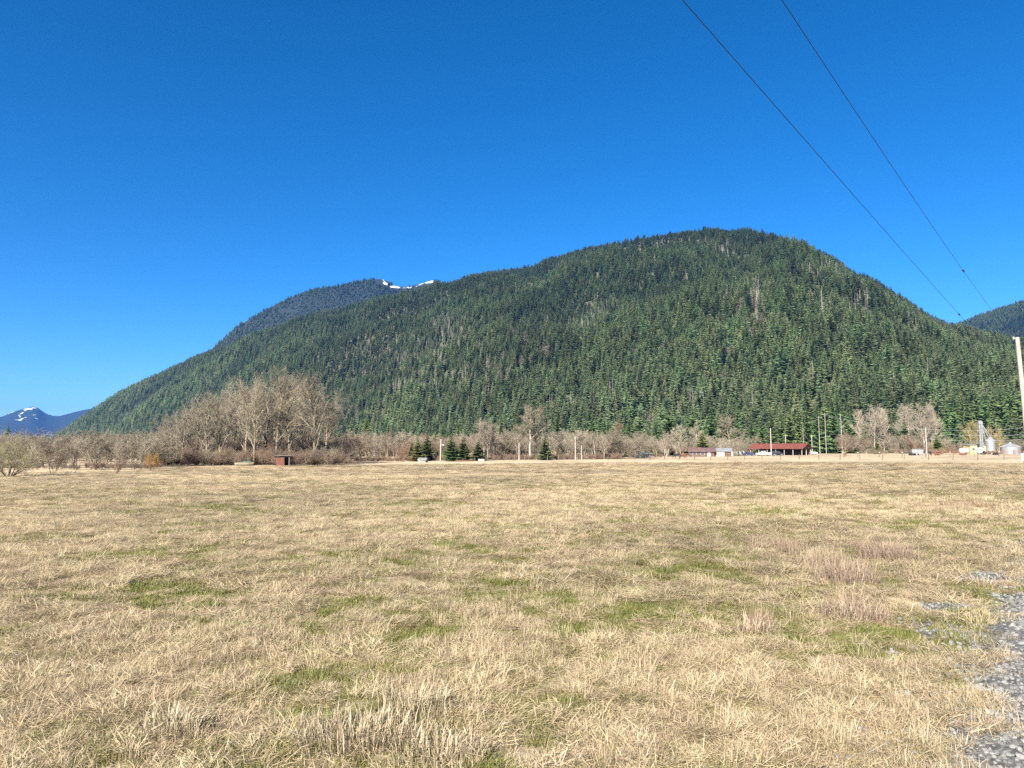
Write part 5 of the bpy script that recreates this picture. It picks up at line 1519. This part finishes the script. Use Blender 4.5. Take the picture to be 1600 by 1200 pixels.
# ------------------------------------------------------------------ cattle
def cow_mesh(pose):
    V = []; E = []; RD = []
    def v(p, r, parent=None):
        V.append(p); RD.append(r)
        if parent is not None: E.append((parent, len(V) - 1))
        return len(V) - 1
    dz = -.62 if pose == 'lying' else 0
    mid = v((0, 0, 1.08 + dz), .38)
    hip = v((-.62, 0, 1.14 + dz), .31, mid); rump = v((-.92, 0, 1.08 + dz), .2, hip)
    ch = v((.55, 0, 1.1 + dz), .34, mid); nk = v((.95, 0, (1.22 if pose != 'grazing' else .95) + dz), .2, ch)
    if pose == 'grazing': hd = v((1.25, 0, .55), .13, nk); mz = v((1.42, 0, .2), .085, hd)
    else: hd = v((1.28, 0, 1.3 + dz), .14, nk); mz = v((1.58, 0, 1.1 + dz), .09, hd)
    for s in (-1, 1): v((V[hd][0] - .08, s * .24, V[hd][2] + .08), .035, hd)
    v((-1.08, .02, .75 + dz), .035, rump); v((-1.1, .03, max(.12, .4 + dz)), .03, len(V) - 1)
    for s in (-1, 1):
        if pose == 'lying':
            a = v((.6, s * .3, .28), .1, ch); b = v((.95, s * .32, .12), .07, a); v((.65, s * .36, .06), .055, b)
            a = v((-.5, s * .38, .25), .14, hip); b = v((-.1, s * .45, .12), .08, a); v((-.5, s * .5, .06), .055, b)
        else:
            a = v((.58, s * .2, .68), .12, ch); b = v((.6, s * .19, .38), .075, a); v((.57, s * .19, .03), .06, b)
            a = v((-.62, s * .22, .74), .16, hip); b = v((-.86, s * .21, .44), .08, a); v((-.8, s * .21, .03), .06, b)
    me = bpy.data.meshes.new('cow_bones'); me.from_pydata(V, E, [])
    o = bpy.data.objects.new('cow_bones', me); COL.objects.link(o)
    o.modifiers.new('skin', 'SKIN')
    if not me.skin_vertices:
        bpy.context.view_layer.objects.active = o
        bpy.ops.mesh.customdata_skin_add() if hasattr(bpy.ops.mesh, 'customdata_skin_add') else None
    for i, sv in enumerate(me.skin_vertices[0].data): sv.radius = (RD[i], RD[i]); sv.use_root = (i == 0)
    o.modifiers.new('sub', 'SUBSURF').levels = 1
    dg = bpy.context.evaluated_depsgraph_get()
    out = bpy.data.meshes.new_from_object(o.evaluated_get(dg))
    bpy.data.objects.remove(o); bpy.data.meshes.remove(me)
    out.name = 'cow'; out.polygons.foreach_set('use_smooth', [True] * len(out.polygons))
    return out
cows = {p: cow_mesh(p) for p in ('standing', 'grazing', 'lying')}
for px, d, pose, col, rz, lab in [
        (1424, 238, 'lying', 'black', 0, 'black cow lying left of the round-roofed stock trailer'), (1450, 232, 'standing', 'black', 170, 'black cow standing at the foot of the pale pole'),
        (1464, 236, 'lying', 'brown', 10, 'red-brown cow lying right of the pale pole'), (1504, 234, 'lying', 'brown', 190, 'red-brown cow lying in front of the white horizontal tank'),
        (1537, 236, 'standing', 'black', 60, 'black cow standing end-on below the hopper bin'), (1555, 234, 'lying', 'black', 0, 'black cow lying below the round grain bin'),
        (1058, 212, 'grazing', 'black', 175, 'black cow grazing behind the fence left of the farmhouse'), (1066, 214, 'grazing', 'brown', 5, 'red-brown cow grazing behind the fence left of the farmhouse'),
        (1320, 232, 'standing', 'brown', 80, 'dark brown cow standing behind the fence below the broad brown bush')]:
    k = 'cow_' + col
    me = cows[pose].copy(); me.materials.clear(); me.materials.append(MAT[k])
    o = link('cow', me, None, P(px, d), R(rz)); tag(o, lab, 'cow', 'cattle behind the fence')

# ------------------------------------------------------------------ air
hm = bpy.data.materials.new('valley_haze'); hm.use_nodes = True
nt = hm.node_tree
for n in list(nt.nodes): nt.nodes.remove(n)
out = nt.nodes.new('ShaderNodeOutputMaterial'); pv = nt.nodes.new('ShaderNodeVolumePrincipled')
pv.inputs['Color'].default_value = (0.05, 0.22, 0.62, 1)
pv.inputs['Density'].default_value = 6e-5
pv.inputs['Anisotropy'].default_value = 0.0
nt.links.new(pv.outputs[0], out.inputs['Volume'])
mb = MB(); mb.box(0, 0, 390, 28000, 28000, 922)
hz = link('haze', mb.mesh('haze', hm)); hz['kind'] = 'stuff'
